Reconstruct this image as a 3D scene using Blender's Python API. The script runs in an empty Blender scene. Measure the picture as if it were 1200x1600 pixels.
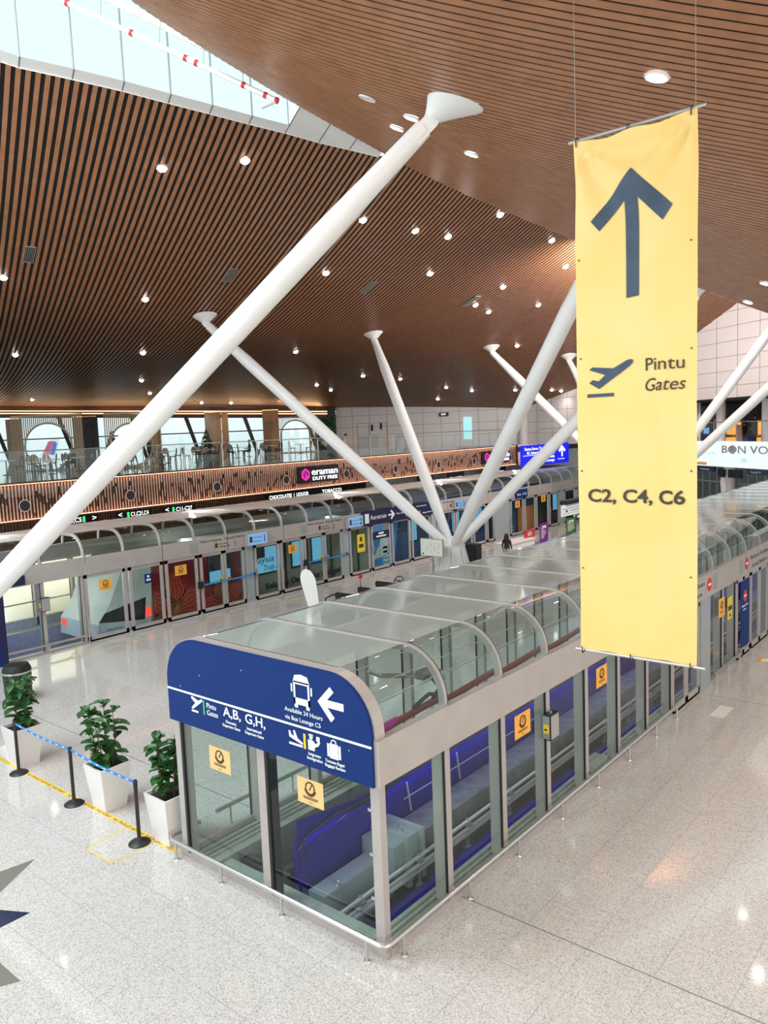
import bpy, math, random
from mathutils import Vector, Matrix
random.seed(7)
PI = math.pi
R = math.radians
S = bpy.context.scene
COL = S.collection

# ------------------------------------------------------------------ camera
cam_data = bpy.data.cameras.new('camera')
cam = bpy.data.objects.new('camera', cam_data); COL.objects.link(cam)
rx, ux, fx = Vector((.7681, .6391, -.0396)), Vector((-.0357, .1045, .9939)), Vector((-.6393, .7620, -.1031))
mw = Matrix((( rx.x, ux.x, -fx.x, 6.2466), (rx.y, ux.y, -fx.y, -7.1232), (rx.z, ux.z, -fx.z, 6.7798), (0, 0, 0, 1)))
cam.matrix_world = mw
cam_data.sensor_fit = 'VERTICAL'; cam_data.sensor_height = 36.0
cam_data.lens = 36.0 * 1219.75 / 1600.0
cam_data.clip_start = .05; cam_data.clip_end = 600
S.camera = cam

# ------------------------------------------------------------------ light and exposure
S.view_settings.view_transform = 'Standard'; S.view_settings.look = 'None'
S.view_settings.gamma = 1.0; S.view_settings.exposure = 0.0; S.view_settings.use_curve_mapping = False
world = bpy.data.worlds.new('daylight'); S.world = world; world.use_nodes = True
bg = world.node_tree.nodes['Background']; bg.inputs[0].default_value = (.80, .95, .97, 1); bg.inputs[1].default_value = 1.1

def area(name, loc, target, sx, sy, power, color=(1, 1, 1)):
    l = bpy.data.lights.new(name, 'AREA'); l.shape = 'RECTANGLE'; l.size = sx; l.size_y = sy
    l.energy = power; l.color = color
    o = bpy.data.objects.new(name, l); COL.objects.link(o); o.location = loc
    o.rotation_euler = (Vector(target) - Vector(loc)).to_track_quat('-Z', 'Y').to_euler()
    return o
SKY_P, BACK_P, SPOT_P = 2700, 1500, 200
area('skylight_daylight', (-10, -6, 16.5), (-9, 4, 0), 9, 7, SKY_P, (.80, .92, 1))
area('hall_fill', (-2, -22, 9), (-6, 10, 3), 22, 10, BACK_P, (1, .95, .90))  # unseen fill panel added behind the camera to brighten the hall
area('side_warm_fill', (24, -6, 6), (-3, 14, 8), 18, 8, 2600, (1, .74, .56))  # added warm fill out of view, tints right floor, fascia and brown ceiling
area('back_wall_fill', (-7, 27, 13.7), (-30, 45, 6.5), 5, 2.5, 2300, (1, .92, .88))  # added fill hidden behind the brown ceiling edge, lifts the white walls

# ------------------------------------------------------------------ materials
def mat(name, col=(.5, .5, .5), rough=.5, metal=0.0, emit=None, es=0.0, spec=.5):
    m = bpy.data.materials.new(name); m.use_nodes = True
    b = m.node_tree.nodes['Principled BSDF']
    b.inputs['Base Color'].default_value = (*col, 1); b.inputs['Roughness'].default_value = rough
    b.inputs['Metallic'].default_value = metal; b.inputs['Specular IOR Level'].default_value = spec
    if emit: b.inputs['Emission Color'].default_value = (*emit, 1); b.inputs['Emission Strength'].default_value = es
    return m
def nd(m, t, **k):
    n = m.node_tree.nodes.new(t)
    for a, v in k.items(): setattr(n, a, v)
    return n
def lk(m, a, b): m.node_tree.links.new(a, b)
def noisy(name, c1, c2, scale=8, rough=.5, metal=0.0, detail=3, stretch=(1, 1, 1), spec=.5, bump=0):
    m = mat(name, c1, rough, metal, spec=spec)
    tc = nd(m, 'ShaderNodeTexCoord'); mp = nd(m, 'ShaderNodeMapping'); mp.inputs['Scale'].default_value = stretch
    nz = nd(m, 'ShaderNodeTexNoise'); nz.inputs['Scale'].default_value = scale; nz.inputs['Detail'].default_value = detail
    mx = nd(m, 'ShaderNodeValToRGB'); mx.color_ramp.elements[0].position = .3; mx.color_ramp.elements[1].position = .7
    mx.color_ramp.elements[0].color = (*c1, 1); mx.color_ramp.elements[1].color = (*c2, 1)
    lk(m, tc.outputs['Object'], mp.inputs['Vector']); lk(m, mp.outputs[0], nz.inputs['Vector'])
    lk(m, nz.outputs['Fac'], mx.inputs[0]); b = m.node_tree.nodes['Principled BSDF']; lk(m, mx.outputs[0], b.inputs['Base Color'])
    if bump:
        bp = nd(m, 'ShaderNodeBump'); bp.inputs['Strength'].default_value = bump
        lk(m, nz.outputs['Fac'], bp.inputs['Height']); lk(m, bp.outputs[0], b.inputs['Normal'])
    return m
def glassy(name, tint, refl=.9, base=.04, rough=.02, frost=0.0, frostcol=(.5, .52, .5), through=False, graze=.85):
    m = bpy.data.materials.new(name); m.use_nodes = True; nt = m.node_tree
    nt.nodes.remove(nt.nodes['Principled BSDF']); out = nt.nodes['Material Output']
    tr = nd(m, 'ShaderNodeBsdfTransparent'); tr.inputs[0].default_value = (*tint, 1)
    gl = nd(m, 'ShaderNodeBsdfGlossy'); gl.inputs['Roughness'].default_value = rough; gl.inputs[0].default_value = (refl, refl, refl, 1)
    lw = nd(m, 'ShaderNodeLayerWeight'); lw.inputs[0].default_value = .5
    pw = nd(m, 'ShaderNodeMath', operation='POWER'); lk(m, lw.outputs['Facing'], pw.inputs[0]); pw.inputs[1].default_value = 4.5
    ma = nd(m, 'ShaderNodeMath', operation='MULTIPLY_ADD'); lk(m, pw.outputs[0], ma.inputs[0]); ma.inputs[1].default_value = graze; ma.inputs[2].default_value = base
    mx = nd(m, 'ShaderNodeMixShader'); lk(m, ma.outputs[0], mx.inputs[0])
    src = tr.outputs[0]
    if frost:
        df = nd(m, 'ShaderNodeBsdfTranslucent' if through else 'ShaderNodeBsdfDiffuse'); df.inputs[0].default_value = (*frostcol, 1)
        m2 = nd(m, 'ShaderNodeMixShader'); m2.inputs[0].default_value = frost
        lk(m, tr.outputs[0], m2.inputs[1]); lk(m, df.outputs[0], m2.inputs[2]); src = m2.outputs[0]
    lk(m, src, mx.inputs[1]); lk(m, gl.outputs[0], mx.inputs[2]); lk(m, mx.outputs[0], out.inputs['Surface'])
    return m
def emis(name, col, s):
    m = mat(name, (0, 0, 0), .6, emit=col, es=s); return m

M = {}
M['wood'] = noisy('slat_wood', (.36, .155, .072), (.47, .215, .105), 3, .36, stretch=(1, 1, 1), spec=.45)
M['void'] = mat('ceiling_void', (.006, .006, .008), .9)
M['white'] = mat('white_panel', (.78, .77, .75), .45)
M['paint'] = noisy('white_steel_paint', (.80, .80, .80), (.86, .85, .84), 1.5, .32)
M['panelwall'] = mat('white_wall_panel', (.84, .78, .76), .35)
M['silver'] = noisy('silver_aluminium', (.45, .40, .385), (.50, .45, .43), 2, .38, .25)
M['steel'] = mat('brushed_steel', (.62, .60, .58), .28, .9)
M['black'] = mat('black_rubber', (.012, .012, .014), .45)
M['darkgrey'] = noisy('dark_concrete', (.035, .037, .04), (.09, .09, .09), 4, .8)
M['conc'] = noisy('pale_concrete', (.15, .155, .15), (.26, .26, .25), 5, .8, bump=.2)
M['ledge'] = noisy('grey_green_sill', (.34, .36, .33), (.44, .46, .42), 6, .5)
M['boxsteel'] = mat('painted_steel_grey', (.38, .43, .43), .5)
M['blue'] = mat('navy_sign_blue', (.001, .024, .145), .6, spec=.25)
M['trench'] = mat('deep_blue_lining', (.006, .003, .26), .5)
M['navy'] = mat('dark_navy', (.006, .009, .05), .4)
M['letter'] = mat('white_lettering', (.82, .86, .86), .5)
M['green'] = mat('green_mark', (.05, .5, .16), .5)
M['yel'] = mat('yellow_mark', (.75, .58, .03), .5)
M['tape'] = mat('yellow_floor_tape', (.82, .60, .10), .5)
M['ochre'] = mat('brown_lettering', (.35, .08, .01), .6)
M['orange'] = mat('orange_poster', (.90, .42, .06), .5)
M['paleorange'] = mat('pale_orange_poster', (.88, .54, .22), .5)
M['ink'] = mat('dark_ink', (.05, .035, .02), .6)
M['arrow'] = noisy('banner_print_navy', (.028, .05, .085), (.045, .075, .125), 3, .6)
M['print'] = mat('banner_print_black', (.04, .04, .025), .6)
M['fabric'] = noisy('yellow_banner_cloth', (.80, .56, .17), (.82, .61, .25), .9, .6)
M['glass'] = glassy('clear_glass', (.97, .992, .988), rough=.01)
M['glassg'] = glassy('green_tinted_glass', (.80, .90, .87), rough=.01)
M['frost'] = glassy('frosted_roof_glass', (.84, .92, .88), rough=.10, frost=.58, frostcol=(.50, .55, .51))
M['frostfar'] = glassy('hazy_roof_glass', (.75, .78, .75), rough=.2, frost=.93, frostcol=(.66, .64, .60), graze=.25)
M['strip'] = mat('deep_blue_strip', (.010, .008, .26), .4)
M['screen'] = glassy('hazy_backlit_glass', (.8, .85, .8), rough=.2, frost=.8, frostcol=(.8, .8, .7), through=True)
M['redpipe'] = mat('red_oxide_pipe', (.28, .045, .03), .45)
M['magenta'] = mat('magenta_foil', (.55, .02, .30), .35)
M['beltblue'] = mat('blue_belt', (.02, .24, .62), .6)
M['leaf'] = noisy('fig_leaf', (.02, .085, .025), (.06, .19, .05), 9, .35)
M['stem'] = mat('stem_brown', (.10, .06, .03), .7)
M['soil'] = mat('dark_soil', (.02, .016, .012), .9)
M['pot'] = mat('glossy_white_pot', (.80, .77, .75), .3)
M['batten'] = noisy('copper_batten', (.32, .19, .14), (.46, .29, .22), 6, .5)
M['bandback'] = mat('dark_brown_backing', (.05, .022, .016), .6)
M['darkwood'] = noisy('dark_slat_store_wood', (.06, .03, .022), (.10, .05, .035), 4, .5)
M['oak'] = noisy('light_oak', (.46, .24, .10), (.56, .32, .15), 2, .5, stretch=(6, 6, .6))
M['tan'] = noisy('tan_batten', (.40, .30, .20), (.5, .38, .26), 3, .6)
M['mezzfloor'] = mat('dark_polished_tile', (.05, .05, .05), .08)
M['led'] = emis('warm_led', (1, .55, .34), 3)
M['ledhot'] = emis('warm_led_soft', (1, .55, .28), 3)
M['lamp'] = emis('downlight_glow', (1, .93, .9), 28)
M['lampoff'] = mat('lamp_housing', (.8, .8, .8), .4)
M['lit'] = emis('lit_letter', (.95, .98, 1), 1.6)
M['litgreen'] = emis('lit_green', (.06, .9, .25), 1.2)
M['litpink'] = emis('lit_pink', (.95, .02, .45), 1.2)
M['litblue'] = emis('lit_blue_sign', (.005, .012, .75), 1.2)
M['litwhite'] = emis('lit_white_sign', (.86, .98, .98), 1.05)
M['litwhitegreen'] = emis('lit_pale_green', (.55, .85, .78), .9)
M['litcyan'] = emis('lit_cyan', (.45, .92, .92), 1.0)
M['litgold'] = emis('lit_gold_display', (1, .42, .06), 1.1)
M['liteblade'] = emis('lit_pale_blue_sign', (.24, .50, .85), .8)
M['greyletter'] = mat('grey_letter', (.30, .33, .34), .5)
M['trainred'] = mat('train_red', (.24, .012, .014), .35)
M['trainredhi'] = mat('train_bright_red', (.42, .02, .015), .35)
M['trainvein'] = mat('train_orange_line', (.62, .20, .06), .4)
M['traingreen'] = mat('train_grey_green', (.22, .25, .21), .35)
M['trainwhite'] = mat('train_white', (.62, .68, .68), .3)
M['trainblue'] = mat('train_blue', (.02, .07, .19), .35)
M['trainsky'] = mat('train_bright_blue', (.05, .30, .72), .3)
M['trainwin'] = emis('train_lit_window', (.16, .50, .75), .75)
M['darkglass'] = mat('dark_window', (.012, .018, .022), .08)
M['redlamp'] = emis('tail_lamp', (1, .08, .04), 1.2)
M['signred'] = mat('no_entry_red', (.62, .02, .02), .45)
M['purple'] = mat('purple_banner', (.16, .012, .22), .5)
M['bgreen'] = mat('green_banner', (.05, .14, .02), .5)
M['seat'] = mat('black_vinyl', (.012, .012, .014), .4)
M['cane'] = mat('woven_cane', (.46, .33, .22), .7)
M['skin'] = mat('skin', (.42, .24, .17), .6)
M['hair'] = mat('black_hair', (.008, .007, .007), .5)
M['cloth1'] = mat('dark_clothing', (.02, .025, .03), .8)
M['cloth2'] = mat('green_clothing', (.03, .08, .06), .8)
M['cloth3'] = mat('pale_clothing', (.5, .42, .42), .8)
M['cloth4'] = mat('navy_jeans', (.02, .03, .07), .8)
M['hedge'] = noisy('wall_foliage', (.01, .05, .012), (.06, .20, .05), 14, .6)
M['sky1'] = mat('pale_apron', (.92, .95, .95), .8)
M['tail1'] = mat('tail_red', (.6, .06, .12), .5)
M['tail2'] = mat('tail_blue', (.06, .12, .5), .5)
M['vent'] = mat('vent_metal', (.30, .32, .30), .5)
M['board'] = mat('pale_map_board', (.72, .74, .66), .5)
M['linkgrey'] = mat('panel_joint', (.16, .14, .13), .7)
M['starolive'] = noisy('olive_terrazzo', (.17, .17, .14), (.24, .24, .20), 60, .25)
M['starnavy'] = noisy('navy_terrazzo', (.012, .02, .06), (.03, .04, .09), 60, .2)
M['doorgrey'] = mat('pillar_blue_grey', (.32, .36, .38), .4)

# ------------------------------------------------------------------ terrazzo floor
def floor_mat():
    m = mat('speckled_terrazzo', (.6, .6, .6), .07); b = m.node_tree.nodes['Principled BSDF']
    tc = nd(m, 'ShaderNodeTexCoord')
    n1 = nd(m, 'ShaderNodeTexNoise'); n1.inputs['Scale'].default_value = 85; n1.inputs['Detail'].default_value = 4; n1.inputs['Roughness'].default_value = .75
    v1 = nd(m, 'ShaderNodeTexVoronoi'); v1.inputs['Scale'].default_value = 120; v1.inputs['Randomness'].default_value = 1
    r1 = nd(m, 'ShaderNodeValToRGB'); e = r1.color_ramp.elements
    e[0].position = .40; e[0].color = (.24, .22, .21, 1); e[1].position = .54; e[1].color = (.70, .665, .645, 1)
    lk(m, tc.outputs['Object'], n1.inputs['Vector']); lk(m, tc.outputs['Object'], v1.inputs['Vector'])
    v1.inputs['Scale'].default_value = 80
    sc = nd(m, 'ShaderNodeSeparateColor'); lk(m, v1.outputs['Color'], sc.inputs[0])
    mm = nd(m, 'ShaderNodeMath', operation='MULTIPLY_ADD'); lk(m, sc.outputs[0], mm.inputs[0]); mm.inputs[1].default_value = .75
    m3 = nd(m, 'ShaderNodeMath', operation='MULTIPLY'); lk(m, n1.outputs['Fac'], m3.inputs[0]); m3.inputs[1].default_value = .35
    lk(m, m3.outputs[0], mm.inputs[2])
    e = r1.color_ramp.elements; e[0].position = .14; e[0].color = (.34, .31, .29, 1); e[1].position = .60; e[1].color = (.68, .635, .605, 1)
    lk(m, mm.outputs[0], r1.inputs[0]); mu = r1
    sp = nd(m, 'ShaderNodeSeparateXYZ'); lk(m, tc.outputs['Object'], sp.inputs[0])
    def line(sock, off, per, w):
        a = nd(m, 'ShaderNodeMath', operation='SUBTRACT'); lk(m, sock, a.inputs[0]); a.inputs[1].default_value = off - per * 400
        c = nd(m, 'ShaderNodeMath', operation='MODULO'); lk(m, a.outputs[0], c.inputs[0]); c.inputs[1].default_value = per
        d = nd(m, 'ShaderNodeMath', operation='LESS_THAN'); lk(m, c.outputs[0], d.inputs[0]); d.inputs[1].default_value = w
        return d.outputs[0]
    a1 = line(sp.outputs[0], .245, .875, .006); a2 = line(sp.outputs[1], .805, .875, .006)
    a3 = line(sp.outputs[1], 1.67, 10.5, .02)
    mx = nd(m, 'ShaderNodeMath', operation='MAXIMUM'); lk(m, a1, mx.inputs[0]); lk(m, a2, mx.inputs[1])
    s1 = nd(m, 'ShaderNodeMath', operation='MULTIPLY'); lk(m, mx.outputs[0], s1.inputs[0]); s1.inputs[1].default_value = .5
    s2 = nd(m, 'ShaderNodeMath', operation='MULTIPLY'); lk(m, a3, s2.inputs[0]); s2.inputs[1].default_value = .75
    s3 = nd(m, 'ShaderNodeMath', operation='MAXIMUM'); lk(m, s1.outputs[0], s3.inputs[0]); lk(m, s2.outputs[0], s3.inputs[1])
    m2 = nd(m, 'ShaderNodeMixRGB'); lk(m, s3.outputs[0], m2.inputs[0]); lk(m, mu.outputs[0], m2.inputs[1]); m2.inputs[2].default_value = (.12, .11, .10, 1)
    lk(m, m2.outputs[0], b.inputs['Base Color'])
    return m
M['floor'] = floor_mat()

# ------------------------------------------------------------------ mesh builder
class MB:
    def __init__(s): s.v = []; s.f = []; s.m = []; s.mi = 0
    def mat(s, i): s.mi = i; return s
    def add(s, vs, fs):
        b = len(s.v); s.v += [tuple(p) for p in vs]
        for q in fs: s.f.append(tuple(b + i for i in q)); s.m.append(s.mi)
        return s
    def box(s, x0, y0, z0, x1, y1, z1):
        x0, x1 = min(x0, x1), max(x0, x1); y0, y1 = min(y0, y1), max(y0, y1); z0, z1 = min(z0, z1), max(z0, z1)
        return s.add([(x0, y0, z0), (x1, y0, z0), (x1, y1, z0), (x0, y1, z0), (x0, y0, z1), (x1, y0, z1), (x1, y1, z1), (x0, y1, z1)],
                     [(0, 3, 2, 1), (4, 5, 6, 7), (0, 1, 5, 4), (1, 2, 6, 5), (2, 3, 7, 6), (3, 0, 4, 7)])
    def obox(s, c, a, b, n):      # centre and three half-axis vectors
        c, a, b, n = Vector(c), Vector(a), Vector(b), Vector(n)
        vs = [c + i * a + j * b + k * n for k in (-1, 1) for i, j in ((-1, -1), (1, -1), (1, 1), (-1, 1))]
        return s.add(vs, [(0, 3, 2, 1), (4, 5, 6, 7), (0, 1, 5, 4), (1, 2, 6, 5), (2, 3, 7, 6), (3, 0, 4, 7)])
    def tube(s, path, r, n=10, cap=True, closed=False):
        path = [Vector(p) for p in path]; k = len(path)
        rs = r if isinstance(r, (list, tuple)) else [r] * k
        t0 = (path[1] - path[0]).normalized(); a = t0.orthogonal().normalized(); vs = []
        for i, p in enumerate(path):
            if closed: t = (path[(i + 1) % k] - path[i - 1]).normalized()
            else: t = (path[min(i + 1, k - 1)] - path[max(i - 1, 0)]).normalized()
            a = (a - t * a.dot(t)).normalized(); b = t.cross(a)
            vs += [p + rs[i] * (math.cos(2 * PI * j / n) * a + math.sin(2 * PI * j / n) * b) for j in range(n)]
        fs = []
        for i in range(k if closed else k - 1):
            i2 = (i + 1) % k
            for j in range(n): fs.append((i * n + j, i * n + (j + 1) % n, i2 * n + (j + 1) % n, i2 * n + j))
        if cap and not closed: fs += [tuple(range(n))[::-1], tuple((k - 1) * n + j for j in range(n))]
        return s.add(vs, fs)
    def lathe(s, c, prof, n=24, ax=(0, 0, 1)):   # prof: (radius, height along ax)
        c = Vector(c); ax = Vector(ax).normalized(); a = ax.orthogonal().normalized(); b = ax.cross(a); vs = []
        for r, h in prof: vs += [c + ax * h + r * (math.cos(2 * PI * j / n) * a + math.sin(2 * PI * j / n) * b) for j in range(n)]
        fs = [(i * n + j, i * n + (j + 1) % n, (i + 1) * n + (j + 1) % n, (i + 1) * n + j) for i in range(len(prof) - 1) for j in range(n)]
        fs += [tuple(range(n))[::-1], tuple((len(prof) - 1) * n + j for j in range(n))]
        return s.add(vs, fs)
    def prism(s, poly, o, ux_, uy_, th):   # 2d polygon in the frame o, ux, uy, thickened along ux x uy
        o, a, b = Vector(o), Vector(ux_), Vector(uy_); n = a.cross(b).normalized(); k = len(poly)
        vs = [o + a * p[0] + b * p[1] for p in poly] + [o + a * p[0] + b * p[1] + n * th for p in poly]
        fs = [tuple(range(k))[::-1], tuple(range(k, 2 * k))] + [(i, (i + 1) % k, k + (i + 1) % k, k + i) for i in range(k)]
        return s.add(vs, fs)
    def strip(s, rows):            # grid of points
        n = len(rows[0]); vs = [p for r in rows for p in r]
        return s.add(vs, [(i * n + j, i * n + j + 1, (i + 1) * n + j + 1, (i + 1) * n + j) for i in range(len(rows) - 1) for j in range(n - 1)])
    def text(s, body, o, ux_, uy_, size, align='LEFT', th=.004, bold=0.0, shear=0.0, sx=1.0, width=None):
        vs, fs = text_geo(body, align, bold, shear)
        if not vs: return s
        o, a, b = Vector(o), Vector(ux_), Vector(uy_); n = a.cross(b).normalized()
        w = max(v[0] for v in vs) - min(v[0] for v in vs)
        if width: sx = width / (w * size)
        s.add([o + a * v[0] * size * sx + b * v[1] * size + n * (th if v[2] > 0 else 0) for v in vs], fs)
        return s
    def build(s, name, m, parent=None, smooth=False, recalc=True):
        me = bpy.data.meshes.new(name)
        off = Vector((0, 0, 0)); p = parent
        while p is not None: off += p.location; p = p.parent
        me.from_pydata([tuple(Vector(v) - off) for v in s.v], [], s.f)
        ms = m if isinstance(m, (list, tuple)) else [m]
        for x in ms: me.materials.append(M[x])
        if len(ms) > 1: me.polygons.foreach_set('material_index', s.m)
        if smooth: me.polygons.foreach_set('use_smooth', [True] * len(me.polygons))
        me.update()
        if recalc:
            import bmesh
            bm = bmesh.new(); bm.from_mesh(me); bmesh.ops.recalc_face_normals(bm, faces=bm.faces); bm.to_mesh(me); bm.free()
        if smooth:
            try: me.set_sharp_from_angle(angle=R(40))
            except Exception: pass
        o = bpy.data.objects.new(name, me); COL.objects.link(o)
        if parent: o.parent = parent
        return o
_tg = {}
def text_geo(body, align, bold, shear):
    k = (body, align, bold, shear)
    if k in _tg: return _tg[k]
    cu = bpy.data.curves.new('lettering', 'FONT'); cu.body = body; cu.size = 1.0; cu.align_x = align
    cu.extrude = .01; cu.offset = bold; cu.shear = shear; cu.resolution_u = 3
    o = bpy.data.objects.new('lettering', cu); COL.objects.link(o)
    dg = bpy.context.evaluated_depsgraph_get(); me = o.evaluated_get(dg).to_mesh()
    vs = [tuple(v.co) for v in me.vertices]; fs = [tuple(p.vertices) for p in me.polygons]
    o.evaluated_get(dg).to_mesh_clear(); bpy.data.objects.remove(o); bpy.data.curves.remove(cu)
    _tg[k] = (vs, fs); return _tg[k]

def tag(o, label=None, cat=None, group=None, kind=None):
    if label: o['label'] = label
    if cat: o['category'] = cat
    if group: o['group'] = group
    if kind: o['kind'] = kind
    return o
def thing(name, label, cat, loc=(0, 0, 0), group=None):
    o = bpy.data.objects.new(name, None); COL.objects.link(o); o.location = loc; o.empty_display_size = .2
    return tag(o, label, cat, group)
def struct(name, mb, m, smooth=False, recalc=True):
    o = mb.build(name, m, None, smooth, recalc); o['kind'] = 'structure'; return o
def dup(root, loc, label=None, group=None, rz=None):
    r = root.copy(); COL.objects.link(r); r.location = loc
    if rz is not None: r.rotation_euler = (0, 0, rz)
    if label: r['label'] = label
    if group: r['group'] = group
    for ch in list(root.children):
        c = ch.copy(); COL.objects.link(c); c.parent = r
        for g in list(ch.children):
            d = g.copy(); COL.objects.link(d); d.parent = c
    return r
X, Y, Z = Vector((1, 0, 0)), Vector((0, 1, 0)), Vector((0, 0, 1))

# ================================================================== STRUCTURE
NB_L = 34.0          # length of the near platform enclosure
FB0, FB1 = 3.45, 46.2  # far enclosure along Y
fl = MB()
fl.add([(-18.34, -14, 0), (14, -14, 0), (14, 0, 0), (-18.34, 0, 0)], [(0, 1, 2, 3)])
fl.add([(0, 0, 0), (14, 0, 0), (14, 70, 0), (0, 70, 0)], [(0, 1, 2, 3)])
fl.add([(-18.34, 0, 0), (-4.25, 0, 0), (-4.25, 70, 0), (-18.34, 70, 0)], [(0, 1, 2, 3)])
fl.add([(-30, -14, 0), (-18.34, -14, 0), (-18.34, FB0, 0), (-30, FB0, 0)], [(0, 1, 2, 3)])
fl.add([(-30, FB0, 0), (-22.6, FB0, 0), (-22.6, 70, 0), (-30, 70, 0)], [(0, 1, 2, 3)])
fl.add([(-22.6, FB1, 0), (-18.34, FB1, 0), (-18.34, 70, 0), (-22.6, 70, 0)], [(0, 1, 2, 3)])
fl.add([(-4.25, NB_L, 0), (0, NB_L, 0), (0, 70, 0), (-4.25, 70, 0)], [(0, 1, 2, 3)])
struct('floor', fl, 'floor', recalc=False)

# ---- slatted ceiling shells
def poly_z(c, x, y, x0, y0):
    a = (x - x0) / 10; b = (y - y0) / 10
    return (c[0] + c[1] * a + c[2] * b + c[3] * a * a + c[4] * a * b + c[5] * b * b + c[6] * a ** 3 + c[7] * a * a * b + c[8] * a * b * b + c[9] * b ** 3)
CA = [12.0845, 1.9428, -.2343, .6584, -.0895, .2681, .0624, -.1016, -.0687, -.1569]
CB = [11.2459, -2.9302, -1.034, .9507, -.2514, -.3277, -.3272, -.4174, -.1637, -.2218]
def ZA(x, y): return poly_z(CA, x, y, -20, 15)
def ZB(x, y): return poly_z(CB, x, y, 0, 12)
def shell(zf, th, poly, pitch, w, depth, name):
    d = Vector((-math.sin(th), math.cos(th), 0)); n = Vector((d.y, -d.x, 0))
    P = [Vector((p[0], p[1], 0)) for p in poly]
    ns = [p.dot(n) for p in P]; i0 = math.ceil(min(ns) / pitch); i1 = int(max(ns) / pitch)
    slats = MB(); back = MB()
    def spans(v):
        s = []
        for i in range(len(P)):
            a, b = P[i], P[(i + 1) % len(P)]; na, nb = a.dot(n), b.dot(n)
            if (na - v) * (nb - v) < 0:
                t = (v - na) / (nb - na); s.append((a + (b - a) * t).dot(d))
        return sorted(s)
    prev = None
    for i in range(i0, i1 + 1):
        v = i * pitch; s = spans(v)
        if len(s) < 2: prev = None; continue
        a, b = s[0], s[-1]; k = max(2, int((b - a) / .8))
        rows = []
        for j in range(k + 1):
            q = a + (b - a) * j / k; row = []
            for off, up in ((-w / 2, depth), (-w / 2, 0), (w / 2, 0), (w / 2, depth)):
                p = n * (v + off) + d * q; row.append((p.x, p.y, zf(p.x, p.y) + up))
            rows.append(row)
        slats.strip(rows)
        slats.add(rows[0], [(0, 1, 2, 3)]); slats.add(rows[-1], [(3, 2, 1, 0)])
        K = 40; cur = []
        for j in range(K + 1):
            q = a + (b - a) * j / K; p = n * v + d * q; cur.append((p.x, p.y, zf(p.x, p.y) + depth + .004))
        if prev is not None and i % 3 == 0:
            back.strip([prev, cur]); prev = cur
        elif prev is None: prev = cur
    o = struct(name, slats, 'wood', recalc=False)
    bo = back.build('ceiling_backing', 'void', None, recalc=False); bo.parent = o
    return o
EA = [(-13.3, -3.2), (-11.81, 2.12), (-11.43, 3.2), (-11.09, 4.29), (-10.81, 5.41), (-10.55, 6.49), (-10.31, 7.6), (-10.07, 8.7), (-9.88, 9.83), (-9.66, 10.89), (-9.45, 12)]
polyA = EA + [(-8, 18), (-6, 26), (-4, 34), (-4, 38.2), (-6.0, 41.4), (-9.5, 43.8), (-25.3, 49.8), (-40.8, 43.6), (-58.6, 22.6), (-66, 14.0), (-40, 2.5)]
polyB = [(-7.1, 1.9), (-7.5, 2.9), (-8.0, 4.76), (-8.46, 7), (-8.6, 9.2), (-8.58, 11.05), (-8.51, 12.06), (-7.99, 13.53), (-6.62, 15.0), (-5.35, 16.6), (-3.76, 18.1),
         (-1.85, 20.17), (-.66, 21.04), (2.5, 24), (9, 24), (9, -4.5), (0, -5), (-5.4, -4)]
shell(ZA, 1.2162233, polyA, .21, .112, .015, 'ceiling')
shell(ZB, -.9538333, polyB, .21, .154, .012, 'ceiling')

# ---- white soffit border and skylight glazing
da = Vector((.938, -.347, 0))        # away from the slats
bd = MB()
inner = []
for i, (x, y) in enumerate(EA):
    w = .30 if y < 8 else 1.9
    if i == 7: w = 1.9
    z = ZA(x, y); e = Vector((x, y, z)); q = e + da * w + Z * (.10 if w < 1 else .55)
    inner.append((e, q))
for i in range(len(inner) - 1):
    (a, b), (c, d) = inner[i], inner[i + 1]
    if EA[i][1] < 8 and EA[i + 1][1] > 8: d = c + da * .30 + Z * .10
    bd.mat(0).add([a, b, d, c], [(0, 1, 2, 3)])
    bd.add([a + Z * -.03, a + Z * .12, c + Z * .12, c + Z * -.03], [(0, 1, 2, 3)])
    g = (b - a).normalized()
    bd.mat(1).add([a + Y * .0 - Z * .012, b - Z * .012, b + Y * .03 - Z * .012, a + Y * .03 - Z * .012], [(0, 1, 2, 3)])
struct('trim_1', bd, ['white', 'linkgrey'], recalc=False)
gz = MB(); mu = MB()
base = [inner[i][1] if i < 7 else inner[7][0] + da * .3 + Z * .1 for i in range(8)]
for i in range(7):
    a, b = base[i], base[i + 1]
    gz.add([a, b, b + Z * 7, a + Z * 7], [(0, 1, 2, 3)])
for p in base: mu.tube([p - Z * .02, p + Z * 7], .022, 6)
wn = gz.build('window_1', 'glass', None, recalc=False); wn['kind'] = 'structure'
mo = mu.build('mullion', 'vent', wn)
# white jamb closing the skylight
jb = MB(); j0 = base[7]; jb.add([j0, inner[7][1], inner[7][1] + Z * 2.5, j0 + Z * 2.5], [(0, 1, 2, 3)])
struct('trim_2', jb, 'white', recalc=False)

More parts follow.
